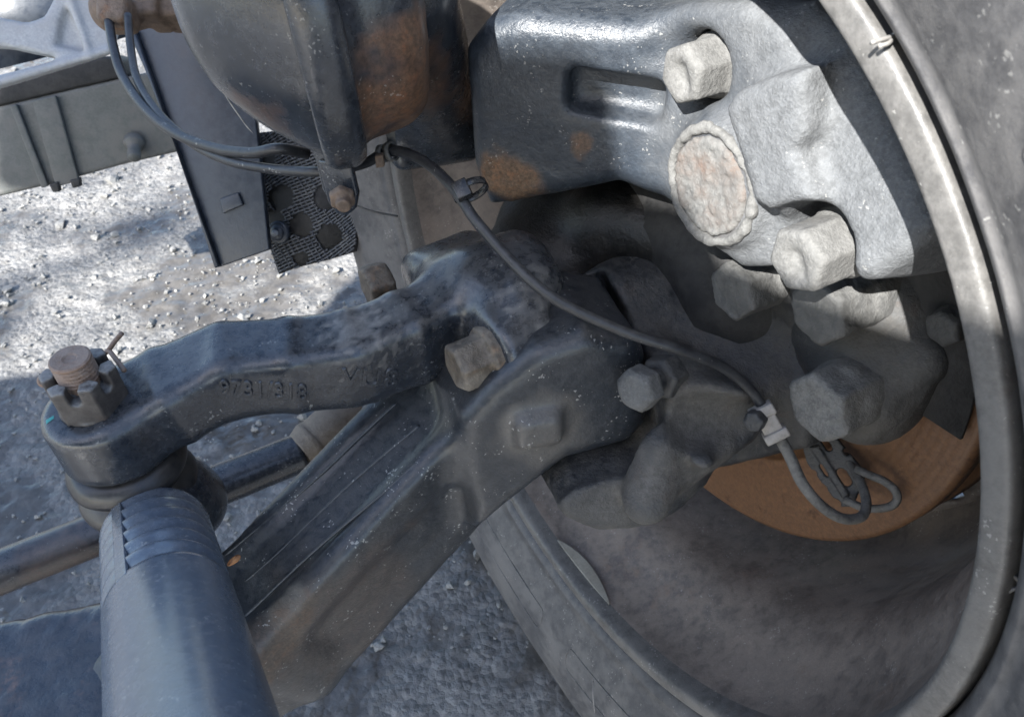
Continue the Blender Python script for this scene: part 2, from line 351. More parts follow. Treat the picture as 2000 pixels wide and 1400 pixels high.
# ------------------------------------------------------------------ the setting: ground
def ground():
    def axis(lo, hi, st, far):
        d = np.arange(lo, hi, st); k = np.geomspace(.05, far, 26)
        return np.concatenate([(lo - k)[::-1], d, d[-1] + k])
    xs = axis(-1.75, .3, .0065, 90); ys = axis(.35, 2.5, .0065, 90)
    X, Y = np.meshgrid(xs, ys, indexing='ij'); p = np.stack([X, Y, np.zeros_like(X)], -1).reshape(-1, 3)
    fade = np.exp(-np.maximum(0, np.abs(p[:, 0] + .7) - 1.1) * 2) * np.exp(-np.maximum(0, np.abs(p[:, 1] - 1.4) - 1.1) * 2)
    r = np.abs(vnoise(p, 75, 3.)) ; h = .004 * fbm(p, 60, 3) + .004 * (1 - r) ** 3 * (vnoise(p, 40) * .5 + .5) + .012 * fbm(p, 2.2, 3, 5)
    p[:, 2] = h * fade - .006
    m = len(ys); i, j = np.meshgrid(np.arange(len(xs) - 1), np.arange(m - 1), indexing='ij'); a = (i * m + j).ravel()
    F = np.stack([a, a + m, a + m + 1, a + 1], 1)
    puddle = sstep(.15, .45, fbm(p, 3.1, 3, 9))
    o = obj('ground', (p, F), 'ground'); o['kind'] = 'structure'
    # loose chippings
    bm = bmesh.new(); bmesh.ops.create_icosphere(bm, subdivisions=1, radius=1); iv = np.array([v.co[:] for v in bm.verts]); iF = [[v.index for v in f.verts] for f in bm.faces]; bm.free()
    V = []; F = []; n = 0
    for _ in range(20000):
        x, y = rng.uniform(-1.7, .25), rng.uniform(.4, 2.4)
        if vnoise(np.array([[x, y, 0.]]), 6)[0] < rng.uniform(-.9, .9): continue
        s = .0016 * math.exp(rng.normal(0, .6)); q = iv * (1 + .3 * rng.normal(size=(len(iv), 1))) * np.array([s * rng.uniform(.7, 1.4), s, s * rng.uniform(.5, .9)])
        a = rng.uniform(0, 6.28); c, sn = math.cos(a), math.sin(a); q = q @ np.array([[c, sn, 0], [-sn, c, 0], [0, 0, 1]])
        zz = .012 * fbm(np.array([[x, y, 0.]]), 2.2, 3, 5)[0] - .003
        V.append(q + (x, y, zz + s * .3)); F += [[k + n for k in f] for f in iF]; n += len(iv)
    o = obj('loose_stones', (np.concatenate(V), F), 'stone', kind='stuff'); tag(o, 'small pale loose chippings scattered over the asphalt', 'stones'); o.data.shade_flat()
ground()

# ------------------------------------------------------------------ wheel
def wheel():
    t = thing('wheel', 'large black tyre on a dusty steel rim, seen from inside, right side', 'wheel', W(-.12, .5, -90))
    f0 = [(-.02, .3000), (-.006, .3004), (.0005, .3035), (.005, .3075), (.0055, .309), (.0048, .3105), (.0095, .316)]
    sw = smoothprof([(.0095, .316), (.0185, .333), (.0265, .355), (.030, .382), (.028, .41), (.020, .44), (.008, .468), (-.004, .486), (-.014, .495), (-.03, .499)], 8)
    tr = []
    for c in (-.075, -.125, -.175, -.225): tr += [(c + .012, .502), (c + .009, .490), (c - .009, .490), (c - .012, .502)]
    prof = f0 + sw[1:] + tr + [(-.262, .499), (-.28, .49), (-.3, .45), (-.305, .39), (-.29, .33), (-.265, .30)]
    v, F = lathe(dense(prof, .012), WC, NX, 220)
    v = v + NX * (.0007 * fbm(v, 25, 2))[:, None]
    ty = obj('tyre', (v, F), 'rubber', t, 'black dusty rubber tyre with moulded outlines on its sidewall')
    # rim: lip, barrel, dished plate with hand holes
    lip = smoothprof([(-.012, .2990), (-.0025, .2989), (.0000, .2984), (.0010, .2970), (.0012, .2945), (.0010, .2905), (.0002, .2880), (-.0022, .2864), (-.007, .2853), (-.014, .2845)], 4)
    rim = obj('rim', lathe(dense(smoothprof([(-.0135, .2846), (-.03, .2815), (-.05, .274), (-.072, .262), (-.095, .2535), (-.13, .2515), (-.165, .250), (-.19, .243), (-.205, .228)], 6), .006), WC, NX, 200), 'rim', t)
    obj('rim_flange', lathe(lip, WC, NX, 220), 'flange', rim)
    # plate
    rs = np.linspace(.13, .2285, 22); K = 200; V = []; F = []
    def ph(r): return -.205 - .018 * sstep(.228, .17, r)
    for k in range(K):
        for r in rs: V.append(W(ph(r), r, 360 * k / K))
    V = np.array(V); m = len(rs); holes = [(-25 + 36 * i) for i in range(10)]
    for k in range(K):
        for j in range(m - 1):
            r = (rs[j] + rs[j + 1]) / 2; a = 360 * (k + .5) / K
            if any(((abs((a - hh + 180) % 360 - 180) / 7.2) ** 2 + ((r - .2) / .022) ** 2) < 1 for hh in holes): continue
            k2 = (k + 1) % K; F.append([k * m + j, k2 * m + j, k2 * m + j + 1, k * m + j + 1])
    o = obj('wheel_plate', (V, F), 'rim', rim); so = o.modifiers.new('thick', 'SOLIDIFY'); so.thickness = .011; so.offset = 0
    # pale patch stuck on the rim beside the lip
    V = []; F = []; NA, NB = 40, 10
    for i in range(NA + 1):
        s = i / NA; ang = -92 + 17 * s; wd = .0125 * math.sin(math.pi * s) ** .75 * (1 - .25 * s)
        for j in range(NB + 1):
            u = -.0125 - wd * j / NB; r = np.interp(-u, [.012, .03, .05], [.2849, .2815, .274]) - .0012
            V.append(W(u, r, ang))
    for i in range(NA):
        for j in range(NB): F.append([i * (NB + 1) + j, i * (NB + 1) + j + 1, (i + 1) * (NB + 1) + j + 1, (i + 1) * (NB + 1) + j])
    o = obj('sealant_patch', (np.array(V), F), 'pale', rim, 'cream lens-shaped patch on the rim next to its lip'); so = o.modifiers.new('thick', 'SOLIDIFY'); so.thickness = .001
    # moulded outlines on the sidewall
    ra, rr_ = zip(*sw); 
    def side(r): return np.interp(r, rr_[:10 * 5], ra[:10 * 5])
    def slot(a0, a1, r0, r1):
        pts = []
        for k in range(25): pts.append((a0 + (a1 - a0) * k / 24, r1))
        for k in range(1, 8): s = math.pi * k / 8; pts.append((a1 + (a1 - a0) * .05 * math.sin(s), (r0 + r1) / 2 + (r1 - r0) / 2 * math.cos(s)))
        for k in range(25): pts.append((a1 + (a0 - a1) * k / 24, r0))
        for k in range(1, 8): s = math.pi * k / 8; pts.append((a0 - (a1 - a0) * .05 * math.sin(s), (r0 + r1) / 2 - (r1 - r0) / 2 * math.cos(s)))
        pts.append(pts[0]); return tube([W(side(r) + .0002, r, a) for a, r in pts], .0004, 6, 2, False)
    for s in ((-108, -87, .338, .362), (-78, -60, .338, .362), (28, 47, .336, .360), (-20, 10, .336, .36)):
        obj('moulded_outline', slot(*s), 'rubber', ty)
    # rubber whiskers left by the mould
    for path in ([(1745, 72, .249), (1725, 77, .2455), (1702, 84, .2435)], [(1742, 76, .249), (1735, 85, .246), (1716, 91, .245)], [(1743, 72, .250), (1770, 38, .246), (1803, -4, .244)],
                 [(1750, 80, .252), (1752, 100, .2515), (1750, 118, .2525)],
                 [(1954, 1163, .292), (1980, 1150, .289), (1998, 1148, .288)], [(1998, 1150, .288), (1985, 1128, .287), (1972, 1122, .2865), (1956, 1126, .2875)]):
        obj('rubber_whisker', tube(PP(path), .0008, 6, 4), 'whisker', ty)
    for ang in (232, 246, 290): obj('rubber_whisker', tube([W(.028, .325, ang), W(.034, .335, ang + 1), W(.036, .35, ang + 1.3)], .0005, 6, 4), 'whisker', ty)
    return t
wheel()

def brake_disc():
    t = thing('brake_disc', 'rust orange brake disc behind the knuckle and cable loop', 'brake disc', WC - .15 * NX - .22 * UP)
    pr = [(-.128, .10), (-.128, .150), (-.1255, .151)] + [(-.1255 + .00022 * math.sin(k * 2.1) * math.sin(k * .73 + 1), .153 + .0012 * k) for k in range(50)] + [(-.1255, .213), (-.1275, .2165), (-.1385, .2170), (-.141, .214), (-.1555, .214), (-.158, .217), (-.169, .2165), (-.1715, .218), (-.1715, .10)]
    v, F = lathe(pr, WC, NX, 200); obj('friction_ring', (v, F), 'disc', t)
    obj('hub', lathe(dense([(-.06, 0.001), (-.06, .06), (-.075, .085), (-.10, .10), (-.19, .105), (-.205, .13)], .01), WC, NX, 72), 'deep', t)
brake_disc()

def shield():
    v, F = lathe([(-.1235, .09), (-.1235, .205), (-.1205, .2105), (-.118, .2105), (-.1205, .09)], WC, NX, 60, ref=UP, close=True, a0=0, a1=96)
    # turn the sector into place: it covers the disc behind the carrier
    c, sn = math.cos(SHA), math.sin(SHA)
    q = v - WC; h = q @ NX; e = q - np.outer(h, NX); v = WC + np.outer(h, NX) + e * c + np.cross(np.broadcast_to(NX, e.shape), e) * sn
    o = obj('splash_shield', (v, F), 'deep'); tag(o, 'dark splash shield covering the disc behind the carrier, beside the rim', 'brake shield')
u0, w0 = perp(NX, UP)
_a0 = math.atan2(u0 @ UP, u0 @ AX); _dir = 1 if (np.cross(NX, AX) @ UP) > 0 else -1
SHA = _dir * (math.radians(7 if _dir > 0 else 103) - _a0)
shield()

# ------------------------------------------------------------------ axle beam
HD = nrm([.76, .65, 0]); QD = nrm([.65, -.76, 0])
EN = P(1265, 760, .468) - P(950, 890, .476); EN = nrm(np.cross(EN, UP)); EN = EN if EN[1] < 0 else -EN; EN = nrm(EN + .12 * UP)
EYE = ((900, 830), (960, 760), (1050, 690), (1150, 655), (1250, 668), (1268, 700), (1270, 830), (1235, 872), (1110, 905), (1000, 990), (930, 1050))
def axle_beam():
    b1 = P(455, 1145, .480); b2 = P(840, 800, .490)
    bd = nrm(b2 - b1); nb = nrm(np.cross(QD, bd)); nb = nb if nb[2] > 0 else -nb
    t = thing('axle_beam', 'dark forged front axle beam running diagonally under the steering arm', 'axle beam', (b1 + b2) / 2 - UP * .13)
    boss = P(1130, 800, .515)
    zp = .366; pad = [onplane(x, y, np.array([0, 0, zp]), UP) for x, y in ((-150, 1240), (60, 1193), (215, 1163), (330, 1110), (420, 1120), (440, 1200), (430, 1330), (380, 1560), (-150, 1560))]
    g = Grid(np.vstack([b1, b2, boss, P(1290, 880, .5), P(430, 1330, .45), P(560, 1400, .50), P(350, 1060, .50)]), .075, .003); Q = g.Q
    hw = .037; hh = .055
    c = (b1 + b2) / 2; L = np.linalg.norm(b2 - b1) / 2
    S = sbox(Q, c - nb * hh, bd, QD, nb, (L + .03, hw, hh), .0075)
    # web recess in both flanks, shallow groove on top
    for s in (-1, 1): S = smax(S, -sbox(Q, c - nb * (hh + .004) + s * QD * (hw + .0185), bd, QD, nb, (L + .0, .021, hh - .028), .014), .012)
    S = smax(S, -sbox(Q, c + bd * .01, bd, QD, nb, (L + .04, .019, .0030), .002), .006)
    # lower, flat stretch beyond the bend
    e = b1 - HD * .10; e[2] = b1[2] - .045
    d2 = nrm(b1 - e)
    S = smin(S, sbox(Q, (b1 + e) / 2 - UP * .052, d2, QD, nrm(np.cross(QD, d2)), (.06, hw + .004, .050), .012), .03)
    # king pin eye
    pf = P(1100, 830, .474)
    eyeo = [onplane(x, y, pf, EN) for x, y in EYE]
    S = smin(S, sprism(Q, eyeo, EN, -.085, 0, .012), .022)
    S = smin(S, sbox(Q, onplane(1050, 830, pf, EN), np.cross(UP, EN), EN, UP, (.0145, .009, .0115), .004), .008)
    v, F = skin(g, S, lambda V: .0008 * fbm(V, 40, 3))
    lowz = (v[:, 2] - (v @ HD) * .45)
    rust = np.clip(near(v, 560, 1290, .45, .04) * .5 + near(v, 720, 1260, .49, .075) * .35 + near(v, 880, 1090, .49, .035) * .2, 0, 1)
    mud = np.clip(near(v, 555, 1195, .45, .022, .4, .6, 110) * .55 + near(v, 1050, 830, .48, .035) * .35, 0, 1)
    obj('beam_forging', (v, F, {'rust': rust, 'mud': mud}), 'beam', t)
    for k in (-.0215, .0, .0215):
        pts = [b1 + bd * (-.012 + (2 * L + .0) * u) + QD * (k + .0012 * math.sin(7 * u + k * 99)) - nb * .0009 for u in np.linspace(0, 1, 24)]
        if abs(k) < .013: pts = [p - nb * .0030 for p in pts]
        obj('forging_line', tube(pts, .0011, 8, 3), 'beam', t)
    # spring seat at the end of the drop: wet, flaking paint
    g2 = Grid(np.vstack([pad, np.array(pad) - UP * .05]), .012, .003)
    S = sprism(g2.Q, pad, UP, -.05, 0, .01)
    v, F = skin(g2, S, lambda V: .0014 * fbm(V, 45, 4) + .0028 * np.abs(fbm(V, 45, 4, 4)))
    obj('spring_seat', (v, F, {'rust': np.clip(.25 + 2.2 * fbm(v, 16, 4, 3), 0, 1) * .9, 'mud': np.clip(-.2 + 1.5 * fbm(v, 30, 4, 6), 0, 1) * .4}), 'flaky', t, 'wet rusty spring seat with flaking blue black paint')
    return pf
EYEPLANE = axle_beam()

# ------------------------------------------------------------------ steering arm
def steering_arm():
    eye = P(184, 787, .430); hE = .042
    t = thing('steering_lever', 'dark blue painted steering arm bolted to the knuckle, nut at its end', 'steering arm', P(600, 830, .44))
    # middle of the top face: px, py, depth, half width, height
    st = [(184, 787, .430, .0280, .042), (300, 728, .437, .0265, .041), (425, 668, .443, .0235, .044), (560, 657, .448, .022, .047), (680, 642, .455, .0225, .050), (790, 598, .468, .021, .054), (880, 552, .486, .019, .060)]
    tp = np.array([P(*s[:3]) for s in st]); g = Grid(np.vstack([tp, tp - UP * .08, P(1080, 660, .48), P(1080, 720, .5), P(930, 450, .53)]), .045, .0024); Q = g.Q
    S = scyl(Q, eye, eye - UP * hE, .0300, .007)
    for i in range(len(st) - 1):
        a, b = tp[i], tp[i + 1]; h0, h1 = st[i][4], st[i + 1][4]; w0, w1 = st[i][3], st[i + 1][3]
        dd = b - a; L = np.linalg.norm(dd); bd = dd / L; q = nrm(np.cross(bd, UP)); nb = np.cross(q, bd); nb = nb if nb[2] > 0 else -nb
        qq = Q - a.astype(np.float32); x = qq @ bd.astype(np.float32); y = qq @ q.astype(np.float32); z = qq @ nb.astype(np.float32)
        s = np.clip(x / L, 0, 1); hh = (h0 + (h1 - h0) * s) / 2; ww = w0 + (w1 - w0) * s; rd = .0085
        e = np.stack([np.abs(x - L / 2) - L / 2 - .006 + rd, np.abs(y) - ww + rd, np.abs(z + hh) - hh + rd], 1)
        S = smin(S, np.linalg.norm(np.maximum(e, 0), axis=1) + np.minimum(e.max(1), 0) - rd, .007)
    # flange against the knuckle, bolt bosses
    ba = nrm(-NX * .9 + UP * .05)
    S = smin(S, scyl(Q, P(962, 690, .466), P(962, 690, .466) + ba * .036, .0235, .005), .012)
    S = smin(S, scyl(Q, P(905, 582, .50), P(905, 582, .50) + ba * .055, .029, .012), .038)
    S = smin(S, sbox(Q, P(960, 622, .497) + ba * .02, ba, nrm(np.cross(UP, ba)), UP, (.022, .024, .036), .014), .026)
    S = smin(S, scyl(Q, P(800, 556, .53), P(800, 556, .53) + ba * .06, .021, .01), .03)
    v, F = skin(g, S, lambda V: .0004 * fbm(V, 60, 3))
    mud = np.clip(near(v, 730, 560, .48, .05, .7, 1.1, 260) * .15 + near(v, 700, 640, .455, .022, .6, 1.3, 330) * .35 + near(v, 900, 500, .5, .05, .7, 1.1, 240) * .06 + near(v, 1040, 600, .475, .026, .6, 1.1, 260) * .3, 0, 1)
    obj('arm_forging', (v, F, {'mud': mud}), 'paint', t)
    # flange bolt
    g = Grid([P(900, 715, .455)], .03, .0013); bx = nrm(NX * .97 - UP * .03); c = P(958, 692, .4655)
    S = scyl(g.Q, c - bx * .004, c + bx * .005, .0185, .002); S = smin(S, shex(g.Q, c + bx * .004, bx, UP, .028, .021, .002), .003)
    v, F = skin(g, S, lambda V: .0009 * fbm(V, 130, 3), 0); obj('flange_bolt', (v, F, {'mud': near(v, 925, 770, .455, .016) * .5}), 'boltrust', t, 'brown muddy hexagon flange bolt')
    g = Grid([P(745, 560, .52)], .026, .002); S = shex(g.Q, P(762, 548, .525), bx, UP, .028, .018); v, F = skin(g, S, lambda V: .0008 * fbm(V, 130, 3), 0)
    obj('hidden_bolt', (v, F), 'boltrust', t, 'brown bolt head peeping over the back of the arm')
    # raised casting numbers
    def letters(txt, x0, y0, x1, y1, d, px_h, nm):
        a, b = P(x0, y0, d), P(x1, y1, d * 1.02); xd = nrm(b - a); fn = nrm(np.cross(UP, xd)); fn = fn if fn @ (OC - a) > 0 else -fn; yd = nrm(np.cross(fn, xd))
        if yd[2] < 0: yd = -yd
        cu = bpy.data.curves.new(nm, 'FONT'); cu.body = txt; cu.size = 1; cu.extrude = .05; cu.bevel_depth = .02; cu.bevel_resolution = 1; cu.space_character = 1.15
        tmp = bpy.data.objects.new(nm, cu); scene.collection.objects.link(tmp); bpy.context.view_layer.update()
        me = tmp.evaluated_get(bpy.context.evaluated_depsgraph_get()).to_mesh()
        V = np.array([q.co[:] for q in me.vertices]); F = [list(p.vertices) for p in me.polygons]; tmp.to_mesh_clear(); bpy.data.objects.remove(tmp)
        sx = np.linalg.norm(b - a) / (V[:, 0].max() - V[:, 0].min()); sy = px_h * d / FPX / .7 / .72; org = a
        return V, F, sx, sy, org, xd, yd, fn
    def put(txt, x0, y0, x1, y1, d, px_h, nm, hang=0.):
        V, F, sx, sy, org, xd, yd, fn = letters(txt, x0, y0, x1, y1, d, px_h, nm)
        Wv = org + np.outer((V[:, 0] - V[:, 0].min()) * sx, xd) + np.outer(V[:, 1] * sy, yd) + np.outer(V[:, 2] * .024, fn)
        return Wv, F, fn
    for txt, x0, y0, x1, y1, h, nm in (('9731/318', 432, 768, 600, 778, 30, 'casting_number'), ('VU8', 665, 752, 775, 752, 34, 'foundry_mark')):
        # find the front face: march along the view ray of the middle of the lettering towards the skin
        Wv, F2, fn = put(txt, x0, y0, x1, y1, .44, h, nm)
        arm = bpy.data.objects['arm_forging']; mw = np.array(arm.location) + np.array(t.location)
        inv = [Vector(q - mw) for q in Wv]
        out = []
        for q, z in zip(Wv, (Wv - Wv.mean(0)) @ fn):
            o0 = OC; dr = nrm(q - OC); hit, loc, no, _ = arm.ray_cast(Vector(o0 - mw), Vector(dr))
            out.append((np.array(loc) + mw - dr * (z + .0002)) if hit else q)
        sharp(obj(nm, (np.array(out), F2), 'paint', t, 'raised casting number on the side of the arm' if nm == 'casting_number' else 'raised foundry mark on the side of the arm'), 40)
    # teal paint dab on the eye
    arm = bpy.data.objects['arm_forging']; mw = np.array(arm.location) + np.array(t.location); V = []; 
    for j in range(5):
        for i in range(7):
            x = 90 + 15 * i / 6 + 0 * j; y = 820 - 9 * i / 6 + 8 * j / 4 * (1 - .2 * i / 6); dr = nrm(P(x, y, 1) - OC); hit, loc, no, _ = arm.ray_cast(Vector(OC - mw), Vector(dr))
            V.append(np.array(loc) + mw - dr * .0004 if hit else P(x, y, .41))
    obj('paint_dab', (np.array(V), [[j * 7 + i, j * 7 + i + 1, (j + 1) * 7 + i + 1, (j + 1) * 7 + i] for j in range(4) for i in range(6)]), 'teal', t, 'small teal paint dab on the eye')
    return eye, hE
eye, hE = steering_arm()

# ------------------------------------------------------------------ tie rod with ball joint
def tie_rod():
    ball = eye - UP * (hE + .056); e1 = P(372, 1400, .300)
    td = nrm(e1 - ball)
    t = thing('tie_rod', 'thick blue grey tie rod with ribbed end, ball joint and castle nut', 'tie rod', e1 - UP * .05)
    # tube: ribs near the joint
    pr = [(.044, .0), (.044, .022), (.0445, .0270), (.047, .0290)]
    h = .050
    for k in range(6): pr += [(h, .0303), (h + .0035, .0294), (h + .0075, .0276), (h + .0110, .0276), (h + .0146, .0303)]; h += .0155
    pr += [(h + .002, .0302), (h + .02, .0303), (h + .5, .0303)]
    v, F = lathe(dense(pr, .004), ball, td, 72)
    obj('tube', (v, F), 'paint_clean', t)
    u, w = perp(td); cv = nrm(OC - (ball + td * .06)); cv = nrm(cv - td * (cv @ td)); sd = np.cross(td, cv)
    dirn = nrm(cv * .80 - sd * (.6 if sd[0] > 0 else -.6))
    a0 = ball + td * .036 + dirn * .0288; s2 = np.cross(td, dirn)
    obj('weld_seam', boxm(a0 + td * .058 + dirn * .0006, td, s2, dirn, (.050, .0034, .0009), .0006), 'paint_clean', t)
    # ball housing
    g = Grid([ball], .06, .002); Q = g.Q
    S = scap(Q, ball + UP * .004, ball - UP * .01, .0315); S = smin(S, scap(Q, ball + np.array([.014, .004, .004]), ball + np.array([.016, .006, -.006]), .0285), .008); S = smin(S, scyl(Q, ball, ball + td * .034, .0255, .004), .012)
    S = smin(S, scyl(Q, ball + UP * .012, ball + UP * .019, .030, .003), .006)
    v, F = skin(g, S, lambda V: .0005 * fbm(V, 90, 3)); obj('socket', (v, F, {'rust': near(v, 330, 960, .4, .03, .6, .6) * .5}), 'paint', t)
    # rubber boot
    bp = smoothprof([(.014, .020), (.015, .0290), (.021, .0345), (.0285, .0350), (.0345, .0305), (.0375, .0275), (.0405, .0305), (.0475, .0345), (.0540, .0330), (.059, .028), (.061, .018)], 5)
    v, F = lathe(bp, ball - UP * .004, UP, 64); obj('rubber_boot', (v + UP * 0 + (.0008 * fbm(v, 40, 2))[:, None], F), 'boot', t)
    # stud, castle nut and split pin
    top = eye
    pr = [(-.03, .0125), (.030, .0125)]
    for k in range(7): pr += [(.0302 + .0018 * k, .0125), (.0311 + .0018 * k, .0136)]
    pr = [(-.02, .0092), (.0205, .0092)] + [(.0205 + .0012 * k, .0106 if k % 2 else .0092) for k in range(12)] + [(.0345, .0106), (.0352, .0096), (.0349, .004), (.0340, .003), (.0338, .0001)]
    sharp(obj('stud', lathe(pr, top, UP, 40, ref=[1., 0, 0]), 'studrust', t, 'rusty threaded stud end'), 25)
    g = Grid([top, top + UP * .024], .024, .0009); ref = nrm([math.cos(math.radians(12)), math.sin(math.radians(12)), 0])
    S = shex(g.Q, top + UP * .0012, UP, ref, .0345, .0245, .0006)
    S = smin(S, scyl(g.Q, top, top + UP * .002, .0182, .0006), .0006)
    S = smax(S, -scyl(g.Q, top + UP * .016, top + UP * .04, .0112, .0004), .0008)
    u, w = perp(UP, ref)
    for k in range(3):
        a = math.radians(60 * k); dd = math.cos(a) * u + math.sin(a) * w; ss = np.cross(UP, dd)
        S = smax(S, -sbox(g.Q, top + UP * .0230, dd, ss, UP, (.04, .0030, .0075), .0028), .001)
    v, F = skin(g, S, lambda V: .0002 * fbm(V, 200, 2), 0); obj('castle_nut', (v, F), 'nut', t, 'brown castle nut with six slots')
    pn = top + UP * .024
    a = P(78, 745, .425); 
    loop = [(150, 715, .43), (118, 728, .425), (100, 732, .421), (84, 734, .419), (77, 741, .419), (79, 750, .419), (90, 753, .42), (100, 748, .421), (106, 740, .423), (120, 730, .426), (150, 718, .431)]
    obj('split_pin', tube(PP(loop), .0012, 8, 5), 'studrust', t, 'rusty split pin eye sticking out of the nut')
    obj('split_pin', tube(PP([(185, 700, .435), (200, 693, .441), (212, 684, .442), (224, 667, .440), (238, 651, .437)]), .0014, 8, 5), 'studrust', t, 'bent split pin leg pointing up')
    obj('split_pin', tube(PP([(205, 690, .442), (213, 686, .4415), (222, 696, .437), (233, 710, .432), (243, 724, .428)]), .0014, 8, 5), 'studrust', t, 'split pin leg bent down over the nut')
tie_rod()

# ------------------------------------------------------------------ stabiliser bar, far behind the beam
def stabiliser():
    t = thing('stabiliser_bar', 'dark round bar with mud patch crossing behind the tie rod', 'steel bar', P(300, 1040, .66))
    a, b = P(-60, 1141, .575), P(592, 882, .665)
    v, F = tube([a + (b - a) * s for s in np.linspace(0, 1, 60)], .0172, 40, 0); v = v + (.0006 * fbm(v, 50, 3))[:, None]
    obj('bar', (v, F, {'mud': near(v, 110, 1130, .585, .035, .4, .8, 90) * .12, 'rust': np.clip(near(v, 130, 1118, .585, .045, .5, .8, 70) + near(v, 60, 1170, .585, .03, .5, .8, 90) * .5, 0, 1) * .3}), 'paint', t)
    v, F = tube([b - nrm(b - a) * .002, P(615, 862, .67), P(640, 842, .674), P(700, 806, .69)], [.017, .021, .0195, .021, .019], 36, 10); v = v + (.0008 * fbm(v, 60, 3))[:, None]
    obj('bar_bushing', (v, F), 'tan', t, 'beige muddy sleeve at the end of the bar')
stabiliser()

# ------------------------------------------------------------------ steering knuckle
def knuckle():
    t = thing('steering_knuckle', 'grey dusty cast steering knuckle with rounded lower lobe beside the beam', 'steering knuckle', P(1200, 1010, .55))
    pl0 = WC - .092 * NX
    body = [onplane(x, y, pl0, NX) for x, y in ((1130, 500), (1250, 420), (1420, 440), (1560, 560), (1600, 760), (1570, 880), (1480, 900), (1350, 930), (1270, 880), (1230, 760), (1150, 650))]
    g = Grid(np.vstack([body, np.array(body) - NX * .05, P(1060, 950, .50), P(1060, 1000, .53), P(1000, 650, .49), P(1000, 440, .60)]), .055, .0029); Q = g.Q
    S = sprism(Q, body, NX, -.045, 0, .008)
    # bolt boss continuing the arm, sloping top
    S = smin(S, scap(Q, P(1065, 665, .492), P(1260, 575, .545), .027, .034), .02)
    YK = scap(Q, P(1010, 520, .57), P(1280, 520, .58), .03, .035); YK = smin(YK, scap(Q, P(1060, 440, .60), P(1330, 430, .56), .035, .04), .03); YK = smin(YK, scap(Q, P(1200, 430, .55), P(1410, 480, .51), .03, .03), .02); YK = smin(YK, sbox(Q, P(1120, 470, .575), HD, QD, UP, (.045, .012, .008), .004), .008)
    S = smin(S, scap(Q, P(1300, 620, .53), P(1470, 740, .50), .024, .02), .03)
    # lower yoke: disc round the king pin, front bulge, rib up to the plate
    kc = P(1178, 945, .520)
    lp = P(1200, 950, .487); LN = nrm(EN + .25 * UP)
    low = [onplane(x, y, lp, LN) for x, y in ((1060, 936), (1110, 905), (1250, 860), (1278, 800), (1278, 710), (1330, 690), (1450, 740), (1500, 800), (1480, 862), (1412, 884), (1392, 950), (1335, 1003), (1292, 1030), (1235, 1042), (1170, 1045), (1110, 1022), (1080, 985))]
    S = smin(S, sprism(Q, low, LN, -.055, 0, .009), .012)
    S = smin(S, scap(Q, P(1285, 880, .470), P(1262, 975, .476), .013, .0155), .010)
    S = smin(S, scap(Q, P(1295, 905, .492), P(1420, 820, .488), .021, .02), .014)
    S = smin(S, scap(Q, P(1302, 850, .466), P(1345, 785, .464), .010, .010), .016); S = smin(S, scap(Q, P(1345, 785, .464), P(1440, 775, .462), .010, .012), .016)
    S = smin(S, scyl(Q, P(1375, 888, .452), P(1375, 885, .49), .0085, .002), .006)
    # hollow between rib and plate
    S = smax(S, -scap(Q, P(1365, 826, .452), P(1460, 842, .462), .0185, .018), .008)
    S = smax(S, -scap(Q, P(1480, 680, .455), P(1560, 690, .455), .018), .02)
    # clearance round the king pin eye of the beam
    gap = [onplane(x, y, EYEPLANE, EN) for x, y in ((870, 830), (960, 740), (1050, 690), (1150, 655), (1262, 660), (1281, 700), (1283, 835), (1245, 884), (1112, 919), (1000, 1010), (900, 1090))]
    S = smax(S, -sprism(Q, gap, EN, -.089, .02, .010), .006)
    v, F = skin(g, S, lambda V: .0009 * fbm(V, 45, 4) + .0004 * fbm(V, 250, 2))
    vy, Fy = skin(g, YK, lambda V: .0012 * fbm(V, 45, 4)); obj('upper_yoke', (vy, Fy, {'mud': np.clip(near(vy, 1040, 500, .55, .05, .7, .8) * .25, 0, 1)}), 'grease_shade', t, 'upper yoke, greasy and painted near black for the shade there')
    mud = np.clip(near(v, 1400, 740, .47, .06, .8, .6) * .4 + near(v, 1250, 960, .475, .06, .9, .8) * .75 + near(v, 1360, 870, .47, .045, .9, .8) * .7 + near(v, 1380, 880, .475, .03, .8, .6) * .45 + near(v, 1050, 680, .49, .03, .7, .9) * .5, 0, 1)
    obj('knuckle_casting', (v, F, {'mud': mud}), 'iron', t)
    # steering stop bolt
    ax = nrm(P(1225, 772, .436) - P(1300, 735, .462)); c = P(1282, 742, .456)
    g = Grid([c, P(1225, 770, .43)], .03, .0012)
    S = shex(g.Q, c - ax * .016, ax, UP, .024, .016, .0016); v, F = skin(g, S, lambda V: .0006 * fbm(V, 130, 3), 0); obj('lock_nut', (v, F, {'mud': np.full(len(v), .25)}), 'iron', t)
    pr = [(-.02, .0068)] + [(-.002 + .0009 * k, .0078 if k % 2 else .0069) for k in range(14)]
    obj('thread', lathe(pr, c, ax, 32), 'iron', t)
    S = shex(g.Q, c + ax * .0095, ax, nrm(UP + .4 * AX), .024, .0135, .0016); S = smin(S, scyl(g.Q, c + ax * .018, c + ax * .0245, .0112, .003), .002)
    v, F = skin(g, S, lambda V: .0005 * fbm(V, 130, 3), 0); obj('stop_bolt', (v, F, {'mud': np.full(len(v), .12)}), 'caked', t, 'grey hexagon stop bolt head')
knuckle()

